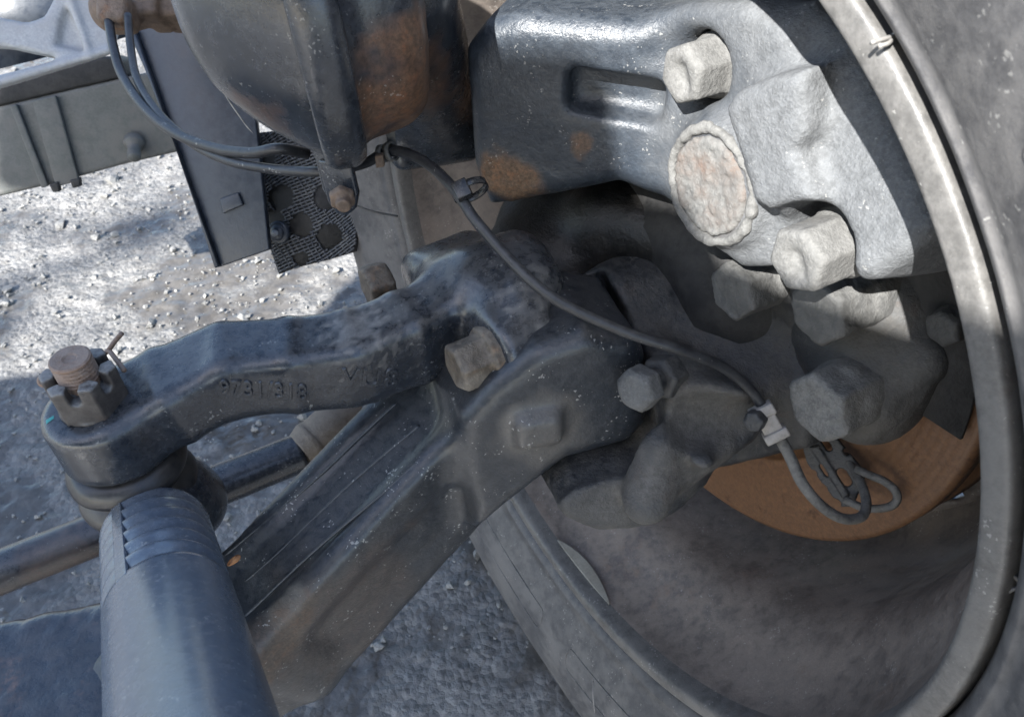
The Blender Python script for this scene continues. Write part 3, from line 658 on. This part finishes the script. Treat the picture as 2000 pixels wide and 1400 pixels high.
# ------------------------------------------------------------------ brake caliper
def caliper():
    t = thing('brake_caliper', 'large dust caked brake caliper, dark on the left, sunlit at right', 'brake caliper', P(1250, 420, .47))
    fa, fb = P(925, 200, .468), P(1255, 200, .432); fd = nrm((fb - fa) * [1, 1, 0]); fn = np.cross(fd, UP); fn = fn if fn @ (OC - fa) > 0 else -fn
    left = [onplane(x, y, fa, fn) for x, y in ((900, 105), (940, 50), (1010, 32), (1110, 40), (1230, 48), (1345, 40), (1345, 400), (1290, 385), (1205, 366), (1080, 392), (950, 412), (917, 330))]
    rp = WC - .050 * NX
    right = [onplane(x, y, rp, NX) for x, y in ((1240, 50), (1330, 10), (1450, 5), (1535, 50), (1562, 140), (1570, 260), (1600, 380), (1572, 440), (1500, 528), (1440, 530), (1345, 450), (1285, 380), (1205, 340), (1215, 200))]
    cp = [P(1520, 60, .36), P(1650, 300, .33), P(1800, 440, .308), P(1560, 540, .368)]
    cn = nrm(np.cross(cp[2] - cp[0], cp[3] - cp[0])); cn = cn if cn @ (OC - cp[0]) > 0 else -cn
    cover = [onplane(x, y, cp[1], cn) for x, y in ((1440, 90), (1490, 20), (1560, 0), (1640, 70), (1720, 215), (1785, 350), (1812, 448), (1760, 500), (1690, 548), (1610, 560), (1540, 540), (1500, 430))]
    g = Grid(np.vstack([left, np.array(left) - fn * .165, right, np.array(right) - NX * .05, cover, np.array(cover) - cn * .06]), .035, .0024); Q = g.Q
    S = sprism(Q, left, fn, -.17, 0, .013)
    S = smin(S, sprism(Q, right, NX, -.06, 0, .009), .014)
    S = smin(S, sprism(Q, cover, cn, -.07, -.002, .010), .008)
    # raised rib right of the cap, scallop round the upper bolt
    ridge = [onplane(x, y, rp + .019 * NX, NX) for x, y in ((1408, 215), (1430, 180), (1500, 150), (1562, 140), (1568, 262), (1550, 300), (1590, 398), (1500, 418), (1468, 400), (1445, 320))]
    S = smin(S, sprism(Q, ridge, NX, -.035, 0, .006), .007)
    ub = P(1425, 120, .402)
    S = smax(S, -scyl(Q, ub - NX * .012, ub + NX * .05, .0185, .004), .006)
    lb = P(1668, 462, .370)
    S = smax(S, -scyl(Q, lb - NX * .006, lb + NX * .05, .0235, .006), .008)
    # oblong pocket, the casting's upper slope
    pk = P(1200, 190, .437)
    S = smax(S, -sbox(Q, pk, fd, UP, fn, (.0285, .0128, .017), .007), .006)
    S = smax(S, -scap(Q, P(1300, 110, .400), P(1335, 150, .402), .011, .011), .014)
    # cap: round pressed plug in a ring
    cc = P(1393, 362, .407); 
    S = smin(S, scyl(Q, cc - NX * .02, cc + NX * .002, .034, .004), .012)
    def disp(V):
        gr = np.clip(sstep(1190, 1420, np.array([PXx for PXx in (1000 + FPX * ((V - OC) @ RC)[:, 0] / -((V - OC) @ RC)[:, 2])])), 0, 1)
        cap = near(V, 1393, 370, .41, .045, .5, .3); ru = 1 - sstep(.6, 1, np.linalg.norm(V - onplane(998, 352, fa, fn), axis=1) / .026 + .4 * fbm(V, 80, 3))
        return .0006 * fbm(V, 40, 3) + gr * (.0004 * fbm(V, 130, 3)) + cap * .0012 * np.abs(fbm(V, 170, 3, 2)) + ru * .0028 * np.abs(fbm(V, 120, 4, 7))
    v, F = skin(g, S, disp)
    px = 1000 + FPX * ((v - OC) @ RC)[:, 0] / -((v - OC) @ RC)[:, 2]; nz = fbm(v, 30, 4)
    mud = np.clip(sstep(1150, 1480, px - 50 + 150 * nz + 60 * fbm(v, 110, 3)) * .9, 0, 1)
    rb = near(v, 1505, 320, .4, .035, .8, .5); mud = mud * (1 - .45 * rb)
    rq = np.linalg.norm(v - onplane(998, 352, fa, fn), axis=1) / .026 + .5 * fbm(v, 80, 3); rust = np.clip((1 - sstep(.6, 1, rq)) * .95 + (1 - sstep(.5, 1, np.linalg.norm(v - onplane(1135, 285, fa, fn), axis=1) / .010 + .6 * fbm(v, 120, 3))) * .7, 0, 1) + .25 * near(v, 1400, 370, .41, .036, .5, .3)
    obj('caliper_casting', (v, F, {'mud': mud, 'rust': np.clip(rust, 0, 1)}), 'caliper', t)
    g = Grid([cc], .042, .0012)
    S = scyl(g.Q, cc - NX * .012, cc + NX * .0045, .0262, .0025)
    v, F = skin(g, S, lambda V: .0022 * np.abs(fbm(V, 130, 4, 2)) + .0006 * fbm(V, 420, 2)); obj('pressed_plug', (v, F, {'mud': np.clip(.75 + .5 * fbm(v, 60, 3), 0, 1), 'rust': np.clip(.25 + .7 * fbm(v, 90, 3, 4), 0, 1) * .6}), 'caked', t, 'round crusty plug pressed into the caliper')
    q = g.Q - cc.astype(np.float32); hh_ = q @ NX.astype(np.float32); rr_ = np.sqrt(np.maximum((q * q).sum(1) - hh_ ** 2, 0))
    S = np.hypot(rr_ - .0305, hh_ - .002) - .0028 + .0022 * fbm(g.Q, 150, 3, 8)
    v, F = skin(g, S); obj('mud_ring', (v, F, {'mud': np.full(len(v), .9)}), 'caked', t, 'crumbling dried mud around the plug')
    # the two guide bolts
    for x, y, d, lab, c, L, af in ((1380, 145, .392, 'upper caliper bolt, pale with dust', ub, .034, .028), (1572, 500, .378, 'lower caliper bolt, grey with dust', lb, .040, .0295)):
        tip = P(x, y, d); ax = NX; g = Grid([c - ax * .01, c + ax * (L + .005)], .026, .0013)
        S = scyl(g.Q, c - ax * .01, c + ax * .012, af * .62, .004); S = smin(S, shex(g.Q, c + ax * .008, ax, UP, af, L - .008, .0018), .004)
        S = smax(S, -scap(g.Q, c + ax * (L + .001) + UP * .002, c + ax * (L + .001) - UP * .004 + AX * .004, .0042), .004)
        v, F = skin(g, S, lambda V: .0004 * fbm(V, 110, 4)); obj('caliper_bolt', (v, F, {'mud': np.full(len(v), .9)}), 'caked', t, lab)
caliper()

def carrier():
    t = thing('caliper_carrier', 'mud caked caliper carrier with three big bolt heads above the brake disc', 'caliper carrier', P(1650, 840, .5))
    g = Grid(PP([(1400, 540, .53), (1560, 600, .46), (1840, 560, .40), (1850, 700, .40), (1560, 860, .45), (1780, 860, .45), (1700, 760, .47)]), .03, .0026); Q = g.Q
    S = scap(Q, P(1690, 640, .47), P(1700, 760, .462), .034, .03)
    S = smin(S, scap(Q, P(1700, 640, .455), P(1770, 580, .44), .034, .03), .03)
    S = smin(S, scap(Q, P(1700, 780, .455), P(1815, 705, .418), .0185, .0105), .02)
    S = smin(S, scyl(Q, P(1700, 765, .452), P(1655, 785, .445), .0235, .005), .012)
    S = smin(S, scap(Q, P(1560, 600, .52), P(1690, 640, .48), .03, .03), .03)
    v, F = skin(g, S, lambda V: .0009 * fbm(V, 60, 3) + .0008 * fbm(V, 160, 3)); obj('carrier_casting', (v, F, {'mud': np.clip(.35 + .5 * fbm(v, 25, 3), 0, 1)}), 'iron', t)
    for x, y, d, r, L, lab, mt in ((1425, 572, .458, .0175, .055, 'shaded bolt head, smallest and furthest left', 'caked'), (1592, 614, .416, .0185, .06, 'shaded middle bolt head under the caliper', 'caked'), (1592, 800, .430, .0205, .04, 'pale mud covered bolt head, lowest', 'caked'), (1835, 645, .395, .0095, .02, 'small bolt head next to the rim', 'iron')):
        c = P(x, y, d); ax = NX; b = c - ax * L; g = Grid([c, b], r + .01, .0016 if r > .015 else .0012)
        S = shex(g.Q, b, ax, nrm(UP * .8 + AX * .5), r * 1.9, L, .0016); S = smin(S, scyl(g.Q, b, c - ax * L * .45, r * 1.02, .002), .003)
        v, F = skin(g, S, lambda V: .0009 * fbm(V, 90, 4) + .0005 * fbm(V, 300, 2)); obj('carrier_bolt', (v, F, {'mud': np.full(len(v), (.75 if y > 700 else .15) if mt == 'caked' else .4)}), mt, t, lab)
carrier()

# ------------------------------------------------------------------ brake chamber
def chamber():
    A = nrm([-.955, -.28, -.06])
    cen = P(640, 285, .45) + UP * .082 + np.array([0, .012, 0])
    t = thing('brake_chamber', 'dark round brake chamber with clamp band, hanging left of the caliper', 'brake chamber', cen - UP * .1)
    dome = smoothprof([(.008, .083), (.016, .0785), (.028, .0695), (.040, .0590), (.050, .0480), (.058, .0370), (.063, .024), (.065, .012), (.0652, .001)], 6)
    v, F = lathe(dome, cen, A, 96); v = v + (.0009 * fbm(v, 18, 3))[:, None]; obj('dome', (v, F, {'rust': near(v, 590, 150, .39, .035, .7, .9, 60) * .55}), 'paint', t)
    back = smoothprof([(-.008, .083), (-.018, .0785), (-.03, .0765), (-.042, .073), (-.05, .064), (-.055, .04), (-.056, .002)], 6)
    v, F = lathe(back, cen, A, 96); v = v + (.0012 * fbm(v, 60, 4))[:, None]
    obj('rear_shell', (v, F, {'rust': np.clip(near(v, 790, 150, .40, .07, .5, .9, 60) * .95, 0, 1)}), 'paint', t, 'rear shell with cracked orange rust')
    band = smoothprof([(.0105, .078), (.0115, .0858), (.009, .0895), (.004, .0915), (-.004, .0915), (-.009, .0895), (-.0115, .0858), (-.0105, .078)], 4)
    v, F = lathe(band, cen, A, 110); bnd = obj('clamp_band', (v, F), 'paint', t)
    # clamp ears with bolt
    u = nrm(np.cross(A, UP)); dn = nrm(-UP * .94 - np.cross(UP, A) * .2)
    ec = cen + dn * .098
    sd = nrm(np.cross(dn, A))
    for s, nm in ((-.0055, 'clamp_ear'), (.0055, 'clamp_ear')):
        c = P(652 if s < 0 else 668, 352 if s < 0 else 362, .438 + (.006 if s < 0 else 0))
        vx = nrm(np.cross(UP, A)); hx = nrm(A * .8 - vx * .6 * (1 if vx[1] < 0 else -1))
        hx = nrm(P(700, 372, .436) - P(640, 372, .446)); fx = nrm(np.cross(UP, hx)); 
        fx = fx if fx @ (OC - c) > 0 else -fx
        poly = [c + hx * a + UP * b for a, b in ((-.011, .018), (.011, .016), (.0125, -.004), (.009, -.014), (.002, -.0185), (-.005, -.0165), (-.0095, -.008))]
        if s < 0: poly = [q - fx * .007 - hx * .003 for q in poly]
        obj(nm, prism(poly, fx * .0042, .0014, 2), 'paint', bnd)
    g = Grid([P(672, 386, .43)], .016, .001); bx = nrm(fx * .75 + hx * .6 - UP * .2); c = P(668, 383, .431)
    S = shex(g.Q, c - bx * .001, bx, UP, .0135, .006, .001); S = smin(S, scyl(g.Q, c, c + bx * .0105, .0042, .001), .001)
    v, F = skin(g, S, lambda V: .0004 * fbm(V, 200, 3), 0); obj('clamp_bolt', (v, F), 'rusty', bnd)
    # breather plug with hanging tab, on the dome
    k = P(482, 22, .380); kk = P(520, 40, .43)
    g = Grid([k, kk, P(485, 110, .38)], .026, .0014); S = scap(g.Q, k, kk, .0125, .016); S = smin(S, scyl(g.Q, k, P(484, 82, .385), .0065, .003), .008)
    v, F = skin(g, S); obj('breather_plug', (v, F), 'paint', t)
    obj('plug_tab', boxm(P(483, 110, .3845), [1, 0, 0], nrm(P(480, 100, .36) - P(480, 140, .362)), nrm(OC - P(480, 112, .36)), (.0036, .0092, .0022), .0009), 'paint', t)
    # pale torn edge of a shield sheet behind the dome
    pts = [(362, 48), (372, 60), (385, 92), (402, 135), (430, 190), (462, 240), (478, 262), (466, 250), (438, 208), (410, 160), (388, 116), (371, 74)]
    o = obj('shield_edge', prism([P(x + 4 + .05 * y, y, .425) for x, y in pts], nrm(P(420, 150, .5) - OC) * .003, .0004, 1), 'strip', t, 'pale torn edge of thin shield')
    # mounting neck towards the caliper
    g = Grid([cen - A * .05, P(862, 180, .55)], .065, .003); S = scap(g.Q, cen - A * .04, P(850, 200, .545), .04, .03); S = smin(S, sbox(g.Q, P(845, 215, .545), [1, .3, 0], [-.3, 1, 0], UP, (.034, .012, .042), .01), .02)
    v, F = skin(g, S, lambda V: .0008 * fbm(V, 60, 3)); obj('mounting_neck', (v, F, {'rust': near(v, 800, 200, .45, .05, .6, .7) * .6}), 'paint', t)
chamber()

# ------------------------------------------------------------------ cables and ties
def cables():
    c1 = [(212, 40, .615), (222, 95, .60), (240, 150, .585), (285, 215, .555), (345, 262, .53), (420, 290, .505), (490, 299, .485), (545, 291, .475), (600, 300, .49)]
    o = obj('brake_hose', tube(PP(c1), .0036, 14), 'cable'); tag(o, 'upper of two black hoses curving down to the brake chamber', 'hose')
    c2 = [(250, 30, .61), (255, 90, .60), (268, 155, .58), (310, 222, .55), (375, 280, .525), (445, 314, .50), (520, 329, .48), (605, 336, .462), (665, 331, .462), (715, 318, .458), (752, 298, .45), (790, 298, .444), (838, 322, .436), (880, 362, .425), (905, 395, .42), (930, 432, .417), (1000, 512, .413), (1070, 575, .41), (1150, 618, .412), (1240, 655, .415), (1330, 684, .42), (1405, 713, .432), (1455, 750, .442), (1484, 786, .4475), (1498, 815, .449)]
    o = obj('sensor_cable', tube(PP(c2), .0031, 14), 'cable'); tag(o, 'long black sensor cable crossing in front of knuckle and caliper', 'cable')
    c3 = [(1498, 815, .449), (1520, 850, .449), (1542, 890, .45), (1568, 945, .452), (1605, 988, .455), (1645, 1012, .46), (1680, 1010, .466), (1692, 988, .472), (1686, 955, .48), (1672, 925, .49), (1650, 890, .505)]
    o = obj('sensor_lead', tube(PP(c3), [.0034, .0034, .0032, .003, .003], 14), 'cable_dusty'); tag(o, 'dusty grey cable end looping in front of rusty disc', 'cable')
    c4 = [(1672, 915, .485), (1700, 928, .478), (1728, 940, .474), (1748, 957, .472), (1752, 975, .474), (1735, 990, .478), (1690, 992, .485), (1650, 975, .495)]
    o = obj('wear_lead', tube(PP(c4), .0026, 12), 'cable_dusty'); tag(o, 'small dark loop of cable against the brake disc', 'cable')
    # clip of two halves with bolt
    t = thing('cable_clip', 'beige clip with small bolt holding the sensor cable on the knuckle', 'cable clip', P(1497, 850, .455))
    ax = nrm(P(1520, 850, .449) - P(1484, 786, .4475)); s = nrm(np.cross(ax, OC - P(1500, 820, .448))); f = np.cross(s, ax); f = f if f @ (OC - P(1500, 820, .448)) > 0 else -f
    for x, y, L in ((1488, 803, .0035), (1503, 828, .0065), (1515, 848, .003)):
        w = .0056 if L > .004 else .0072
        obj('clip_half' if L < .004 else 'clip_body', boxm(P(x, y, .4475), s, ax, f, (w, L, w * .85), .0012), 'clip', t)
    g = Grid([P(1466, 822, .447)], .016, .001); bx = nrm(f * .55 + NX * .8); c = P(1482, 815, .447)
    S = shex(g.Q, c, bx, UP, .0115, .009, .001); v, F = skin(g, S, None, 0); obj('clip_bolt', (v, F), 'iron', t)
    # ties
    t = thing('cable_tie', 'black cable tie with glossy buckle by the rusty caliper corner', 'cable tie', P(905, 400, .42))
    c = P(903, 372, .4165); ax = nrm(P(915, 405, .42) - P(890, 350, .424)); s = nrm(np.cross(ax, OC - c)); f = np.cross(s, ax); f = f if f @ (OC - c) > 0 else -f
    obj('buckle', boxm(c, s, ax, f, (.0042, .0052, .0034), .0008), 'black', t)
    obj('strap', lathe([(-.0022, .0036), (-.0022, .0048), (.0022, .0048), (.0022, .0036)], P(905, 378, .4215), ax, 28, close=True), 'black', t)
    obj('strap_end', lathe([(-.002, .0095), (-.002, .0105), (.002, .0105), (.002, .0095)], P(918, 372, .4275), ax, 32, close=True), 'black', t)
    t = thing('cable_strap', 'dusty grey cable tie behind the chamber clamp', 'cable tie', P(752, 320, .45))
    ax = nrm(P(790, 298, .444) - P(730, 310, .455))
    for q, r in ((P(748, 300, .4475), .0052), (P(764, 296, .447), .0058)): obj('loop', lathe([(-.0016, r - .0012), (-.0016, r), (.0016, r), (.0016, r - .0012)], q, ax, 26, close=True), 'cable_dusty', t)
    obj('tail', boxm(P(764, 270, .4475), [1, 0, 0], UP, [0, -1, 0], (.0026, .006, .0008), .0004), 'cable_dusty', t)
    obj('buckle', boxm(P(742, 313, .444), [1, .3, 0], UP, [0, -1, 0], (.0024, .0038, .002), .0005), 'rusty', t)
    # slotted sensor bracket lying against the disc
    t = thing('sensor_bracket', 'grey slotted metal bracket in front of the rusty disc', 'bracket', P(1630, 980, .51))
    pn = nrm(NX * .8 + UP * .45 + AX * .2); p0 = P(1620, 910, .505)
    poly = [onplane(x, y, p0, pn) for x, y in ((1560, 850), (1625, 845), (1692, 925), (1665, 990), (1640, 990), (1575, 905))]
    g = Grid(poly, .008, .0009); S = sprism(g.Q, poly, pn, -.003, 0, .0008)
    for x0, y0, x1, y1, r in ((1607, 858, 1618, 875, .0024), (1605, 910, 1615, 925, .0022), (1643, 925, 1652, 940, .0036), (1588, 922, 1590, 925, .0018), (1605, 950, 1610, 955, .002), (1632, 978, 1638, 984, .0018), (1650, 880, 1655, 886, .0018)):
        a, b = onplane(x0, y0, p0, pn), onplane(x1, y1, p0, pn); S = np.maximum(S, -scap(g.Q, a + pn * .0, b, r)); S = np.maximum(S, -scap(g.Q, a - pn * .003, b - pn * .003, r))
    rib = [onplane(x, y, p0, pn) for x, y in ((1582, 872), (1600, 870), (1660, 965), (1648, 972))]; S = smin(S, sprism(g.Q, rib, pn, -.001, .002, .0008), .0015)
    for x0, y0, x1, y1, r in ((1605, 910, 1615, 925, .0016), (1607, 952, 1612, 958, .0016)):
        S = np.maximum(S, -scap(g.Q, onplane(x0, y0, p0, pn) + pn * .002, onplane(x1, y1, p0, pn) + pn * .002, r))
    v, F = skin(g, S, None, 0); o = obj('slotted_plate', (v, F), 'iron', t)
cables()

# ------------------------------------------------------------------ things behind, upper left
def background():
    # long box member low behind
    t = thing('cross_member', 'grey green box beam with ribs in the background, upper left', 'cross member', P(150, 380, 1.12))
    fnn = nrm(np.array([.2, -.9, .35])); p0 = P(150, 260, 1.0)
    q = lambda *a: [onplane(x, y, p0, fnn) for x, y in a]
    obj('box_beam', prism(q((-120, 235), (150, 172), (350, 128), (352, 296), (240, 322), (110, 358), (-120, 412)), -fnn * .10, .006, 3), 'member', t)
    for pl in (((22, 206), (36, 203), (98, 362), (84, 366)), ((66, 196), (112, 186), (158, 352), (112, 364))):
        obj('rib', prism(q(*pl), fnn * .007, .002, 2), 'member', t)
    for pl in (((100, 358), (118, 352), (122, 372), (108, 374)), ((140, 350), (160, 345), (162, 362), (146, 366))):
        obj('rib_foot', prism(q(*pl), fnn * .01, .002, 2), 'deep', t)
    c = onplane(262, 272, p0, fnn); obj('grease_nipple', lathe(smoothprof([(0, .012), (.008, .013), (.012, .010), (.016, .008), (.03, .0085), (.034, .005), (.035, .0002)], 4), c, nrm(fnn - UP * .7), 28), 'member', t)
    obj('top_rail', prism(q((-120, 190), (205, 110), (232, 118), (240, 152), (-120, 236)), -fnn * .08 + UP * .0, .004, 2), 'deep', t, 'dark rail along the top of the beam')
    # light alloy bracket with webs
    t = thing('alloy_bracket', 'light grey cast alloy bracket with webs, top left corner', 'bracket', P(80, 160, .82))
    fnn2 = nrm(np.array([.25, -.8, .55])); p1 = P(80, 90, .8); q1 = lambda *a: [onplane(x, y, p1, fnn2) for x, y in a]
    out = q1((-90, -60), (215, -60), (225, 60), (215, 98), (176, 112), (0, 166), (-90, 190))
    g = Grid(out, .03, .0028); S = sprism(g.Q, out, fnn2, -.02, 0, .003)
    hole = q1((-90, -50), (98, -50), (104, -5), (85, 32), (50, 43), (0, 33), (-90, 10)); S = smax(S, -sprism(g.Q, hole, fnn2, -.05, .05, .01), .004)
    tri = q1((-90, 82), (20, 92), (112, 112), (90, 122), (0, 145), (-90, 168)); S = smax(S, -sprism(g.Q, tri, fnn2, -.05, .05, .003), .003)
    low = q1((130, 15), (155, 60), (172, 100), (110, 88), (118, 40)); S = smax(S, -sprism(g.Q, low, fnn2, -.008, .05, .004), .006)
    S = smin(S, scap(g.Q, *q1((128, -30), (176, 110)), .0035), .004); S = smin(S, scap(g.Q, *q1((176, 110), (-90, 188)), .0042), .003); S = smin(S, scap(g.Q, *q1((176, 110), (215, 98)), .004), .003)
    v, F = skin(g, S, lambda V: .0006 * fbm(V, 40, 3)); obj('web_casting', (v, F), 'alu', t)
    o = obj('backing_sheet', prism([P(x, y, .98) for x, y in ((-160, -120), (300, -120), (300, 60), (-160, 175))], nrm(P(100, 0, 1) - OC) * .01), 'plate', t, 'blue sheet behind the bracket openings')
    # rusty hanger
    t = thing('rusty_hanger', 'brown rusty hanger with rounded block, top edge left of chamber', 'bracket', P(280, 60, .66))
    g = Grid(PP([(170, -40, .64), (390, -40, .62), (390, 60, .64), (180, 60, .64)]), .03, .0024)
    S = sbox(g.Q, P(232, 28, .625), [1, 0, 0], RC[:, 1], RC[:, 2], (.0125, .0125, .015), .006); S = smin(S, scap(g.Q, P(225, 20, .65), P(275, 5, .65), .02), .01)
    S = smin(S, sbox(g.Q, P(305, 12, .65), [1, 0, 0], RC[:, 1], RC[:, 2], (.0085, .016, .02), .003), .002)
    S = smin(S, sbox(g.Q, P(365, 0, .66), [1, 0, 0], RC[:, 1], RC[:, 2], (.021, .022, .02), .004), .003)
    v, F = skin(g, S, lambda V: .0008 * fbm(V, 60, 3)); obj('hanger_casting', (v, F), 'rusty', t)
    # dark blue sheet hanging down
    t = thing('hanging_plate', 'dark blue steel plate hanging behind the brake chamber', 'steel plate', P(460, 500, .8))
    fn3 = nrm(np.array([-.1, -.86, .5])); p2 = P(400, 280, .78); q2 = lambda *a: [onplane(x, y, p2, fn3) for x, y in a]
    obj('sheet', prism(q2((236, -60), (420, -60), (500, 240), (526, 488), (424, 523), (392, 420), (340, 268), (262, 90)), -fn3 * .008, .0015, 2), 'plate', t)
    obj('fold', prism(q2((258, 60), (268, 58), (432, 519), (424, 523), (392, 420), (340, 268)), fn3 * .006, .001, 1), 'plate', t)
    obj('raised_square', prism(q2((432, 388), (468, 376), (478, 400), (438, 417)), fn3 * .004, .0012, 2), 'plate', t)
    # woven mesh mat
    t = thing('mesh_mat', 'black woven mesh mat with round holes and a button, behind the chamber', 'mesh mat', P(590, 535, .86))
    fn4 = nrm(np.array([-.25, -.85, .45])); p3 = P(590, 400, .82); q3 = lambda *a: [onplane(x, y, p3, fn4) for x, y in a]
    out = [(478, 262), (486, 300), (497, 345), (505, 390), (512, 440), (530, 492), (545, 536), (575, 524), (640, 508), (694, 492), (706, 420), (650, 300), (600, 250)]
    obj('backing', prism(q3(*out), -fn4 * .004), 'deep', t)
    import itertools
    poly = np.array(out, float); holes = [(523, 312, 14), (550, 385, 24), (640, 385, 24), (645, 462, 24), (535, 432, 20), (590, 440, 22), (590, 505, 14)]
    def inside(x, y):
        c = False; j = len(poly) - 1
        for i in range(len(poly)):
            xi, yi = poly[i]; xj, yj = poly[j]
            if (yi > y) != (yj > y) and x < (xj - xi) * (y - yi) / (yj - yi) + xi: c = not c
            j = i
        return c
    parts = []
    for s, cross in [(a, 0) for a in np.arange(-420, 420, 6.2)] + [(a, 1) for a in np.arange(-420, 420, 11.)]:
        run = []
        for k in np.arange(-260, 260, 4.):
            x = 590 + s * .55 + k * .86; y = 395 + s * .83 - k * .5 + 6 * math.sin(k * .03 + s * .02)
            if cross: x = 590 + s * .86 + k * .55; y = 395 - s * .5 + k * .83 + 6 * math.sin(s * .03 + k * .02)
            ok = inside(x, y) and not any((x - a) ** 2 + (y - b) ** 2 < r * r for a, b, r in holes)
            if ok: run.append(onplane(x, y, p3, fn4) + fn4 * (.0015 + .0012 * math.sin(k * 1.1 + s)))
            if (not ok or k > 255) and len(run) > 2: parts.append(tube(run, .0011 if not cross else .0008, 5, 0)); run = []
            elif not ok: run = []
    obj('woven_cords', join(*parts), 'mesh', t, kind='stuff')
    c = onplane(550, 453, p3, fn4) + fn4 * .003
    b = obj('button', lathe(smoothprof([(0, .0125), (.003, .0125), (.005, .011), (.0055, .0085), (.0075, .007), (.009, .004), (.0095, .0001)], 4), c, fn4, 36), 'plate', t)
    obj('button_stud', lathe([(.008, .0034), (.013, .0034), (.0135, .0001)], c, fn4, 20), 'alu', b)
    # stray wire by the clamp bolt
    o = obj('stray_wire', tube(PP([(690, 399, .45), (715, 409, .46), (745, 417, .48), (776, 422, .5)]), .0007, 6), 'whisker'); tag(o, 'thin pale stray wire sticking out beside the clamp bolt', 'wire')
    # dry leaves on the beam
    ob = bpy.data.objects['beam_forging']
    lf = []
    for (x, y, s, a) in ((458, 1093, .005, .4),):
        c = P(x, y, .462); e1 = nrm(P(x + 10, y - 8, .462) - c); e2 = nrm(np.cross(e1, OC - c)); f = nrm(np.cross(e1, e2)); f = f if f @ (OC - c) > 0 else -f
        V = [c + e1 * s * math.cos(k / 12 * 6.283) + e2 * s * .42 * math.sin(k / 12 * 6.283) + f * .0012 * math.cos(k / 6 * 6.283) for k in range(12)]
        o = obj('dry_leaf', prism(V, f * .0004), 'leaf'); tag(o, 'small dry orange leaf lying on the axle beam by the tie rod', 'leaf')
background()

# ------------------------------------------------------------------ added unseen panel behind the camera, outline cut to shade the axle
def sun_blocker():
    t = thing('shade_panel', 'added white panel behind the camera, outline cut for the shade it throws', 'shade panel', (-.8, -.62, .95))
    y = -.62
    obj('shade_panel_skin', prism([(-1.78, y, .80), (.15, y, .80), (.15, y, 1.40), (-.25, y, 1.455), (-.36, y, 1.50), (-.445, y, 1.545), (-.475, y, 1.595), (-.53, y, 1.615), (-.555, y, 1.70), (-.63, y, 1.715), (-.72, y, 1.75), (-.80, y, 1.82), (-1.15, y, 1.97), (-1.22, y, 2.07), (-1.54, y, 2.08), (-1.54, y, 1.80), (-1.27, y, 1.77), (-1.24, y, 1.52), (-1.42, y, 1.47), (-1.60, y, 1.44), (-1.78, y, 1.36)], (0, -.03, 0), .01, 2), 'blocker_white', t)
sun_blocker()

def branch():  # added unseen leaves along the sun direction, to dapple the ground
    c = np.array([-.72, 1.12, 0.]) + SUN * 8.0
    t = thing('dapple_branch', 'leafy green branch added out of view behind the camera to dapple the ground', 'dapple branch', c - UP * .9)
    ax = nrm([.8, .35, .15]); obj('dapple_stem', tube([c - ax * 1.3 - UP * .2, c - ax * .5, c + ax * .2 + UP * .05, c + ax * .9 - UP * .1], [.03, .022, .012, .005], 8, 6), 'boltrust', t)
    V = []; F = []; n = 0
    for _ in range(70):
        p = c + rng.normal(0, 1, 3) * [.42, .3, .16]; u = nrm(rng.normal(size=3)); w, x = perp(u); L_ = rng.uniform(.05, .1)
        q = [p - w * L_, p - w * L_ * .2 + x * L_ * .38, p + w * L_, p - w * L_ * .2 - x * L_ * .38]; q[0] = q[0] - u * L_ * .1
        V += q; F.append([n, n + 1, n + 2, n + 3]); n += 4
    obj('dapple_leaves', (np.array(V), F), 'foliage', t, kind='stuff')
branch()  # added unseen branch, for the dapple
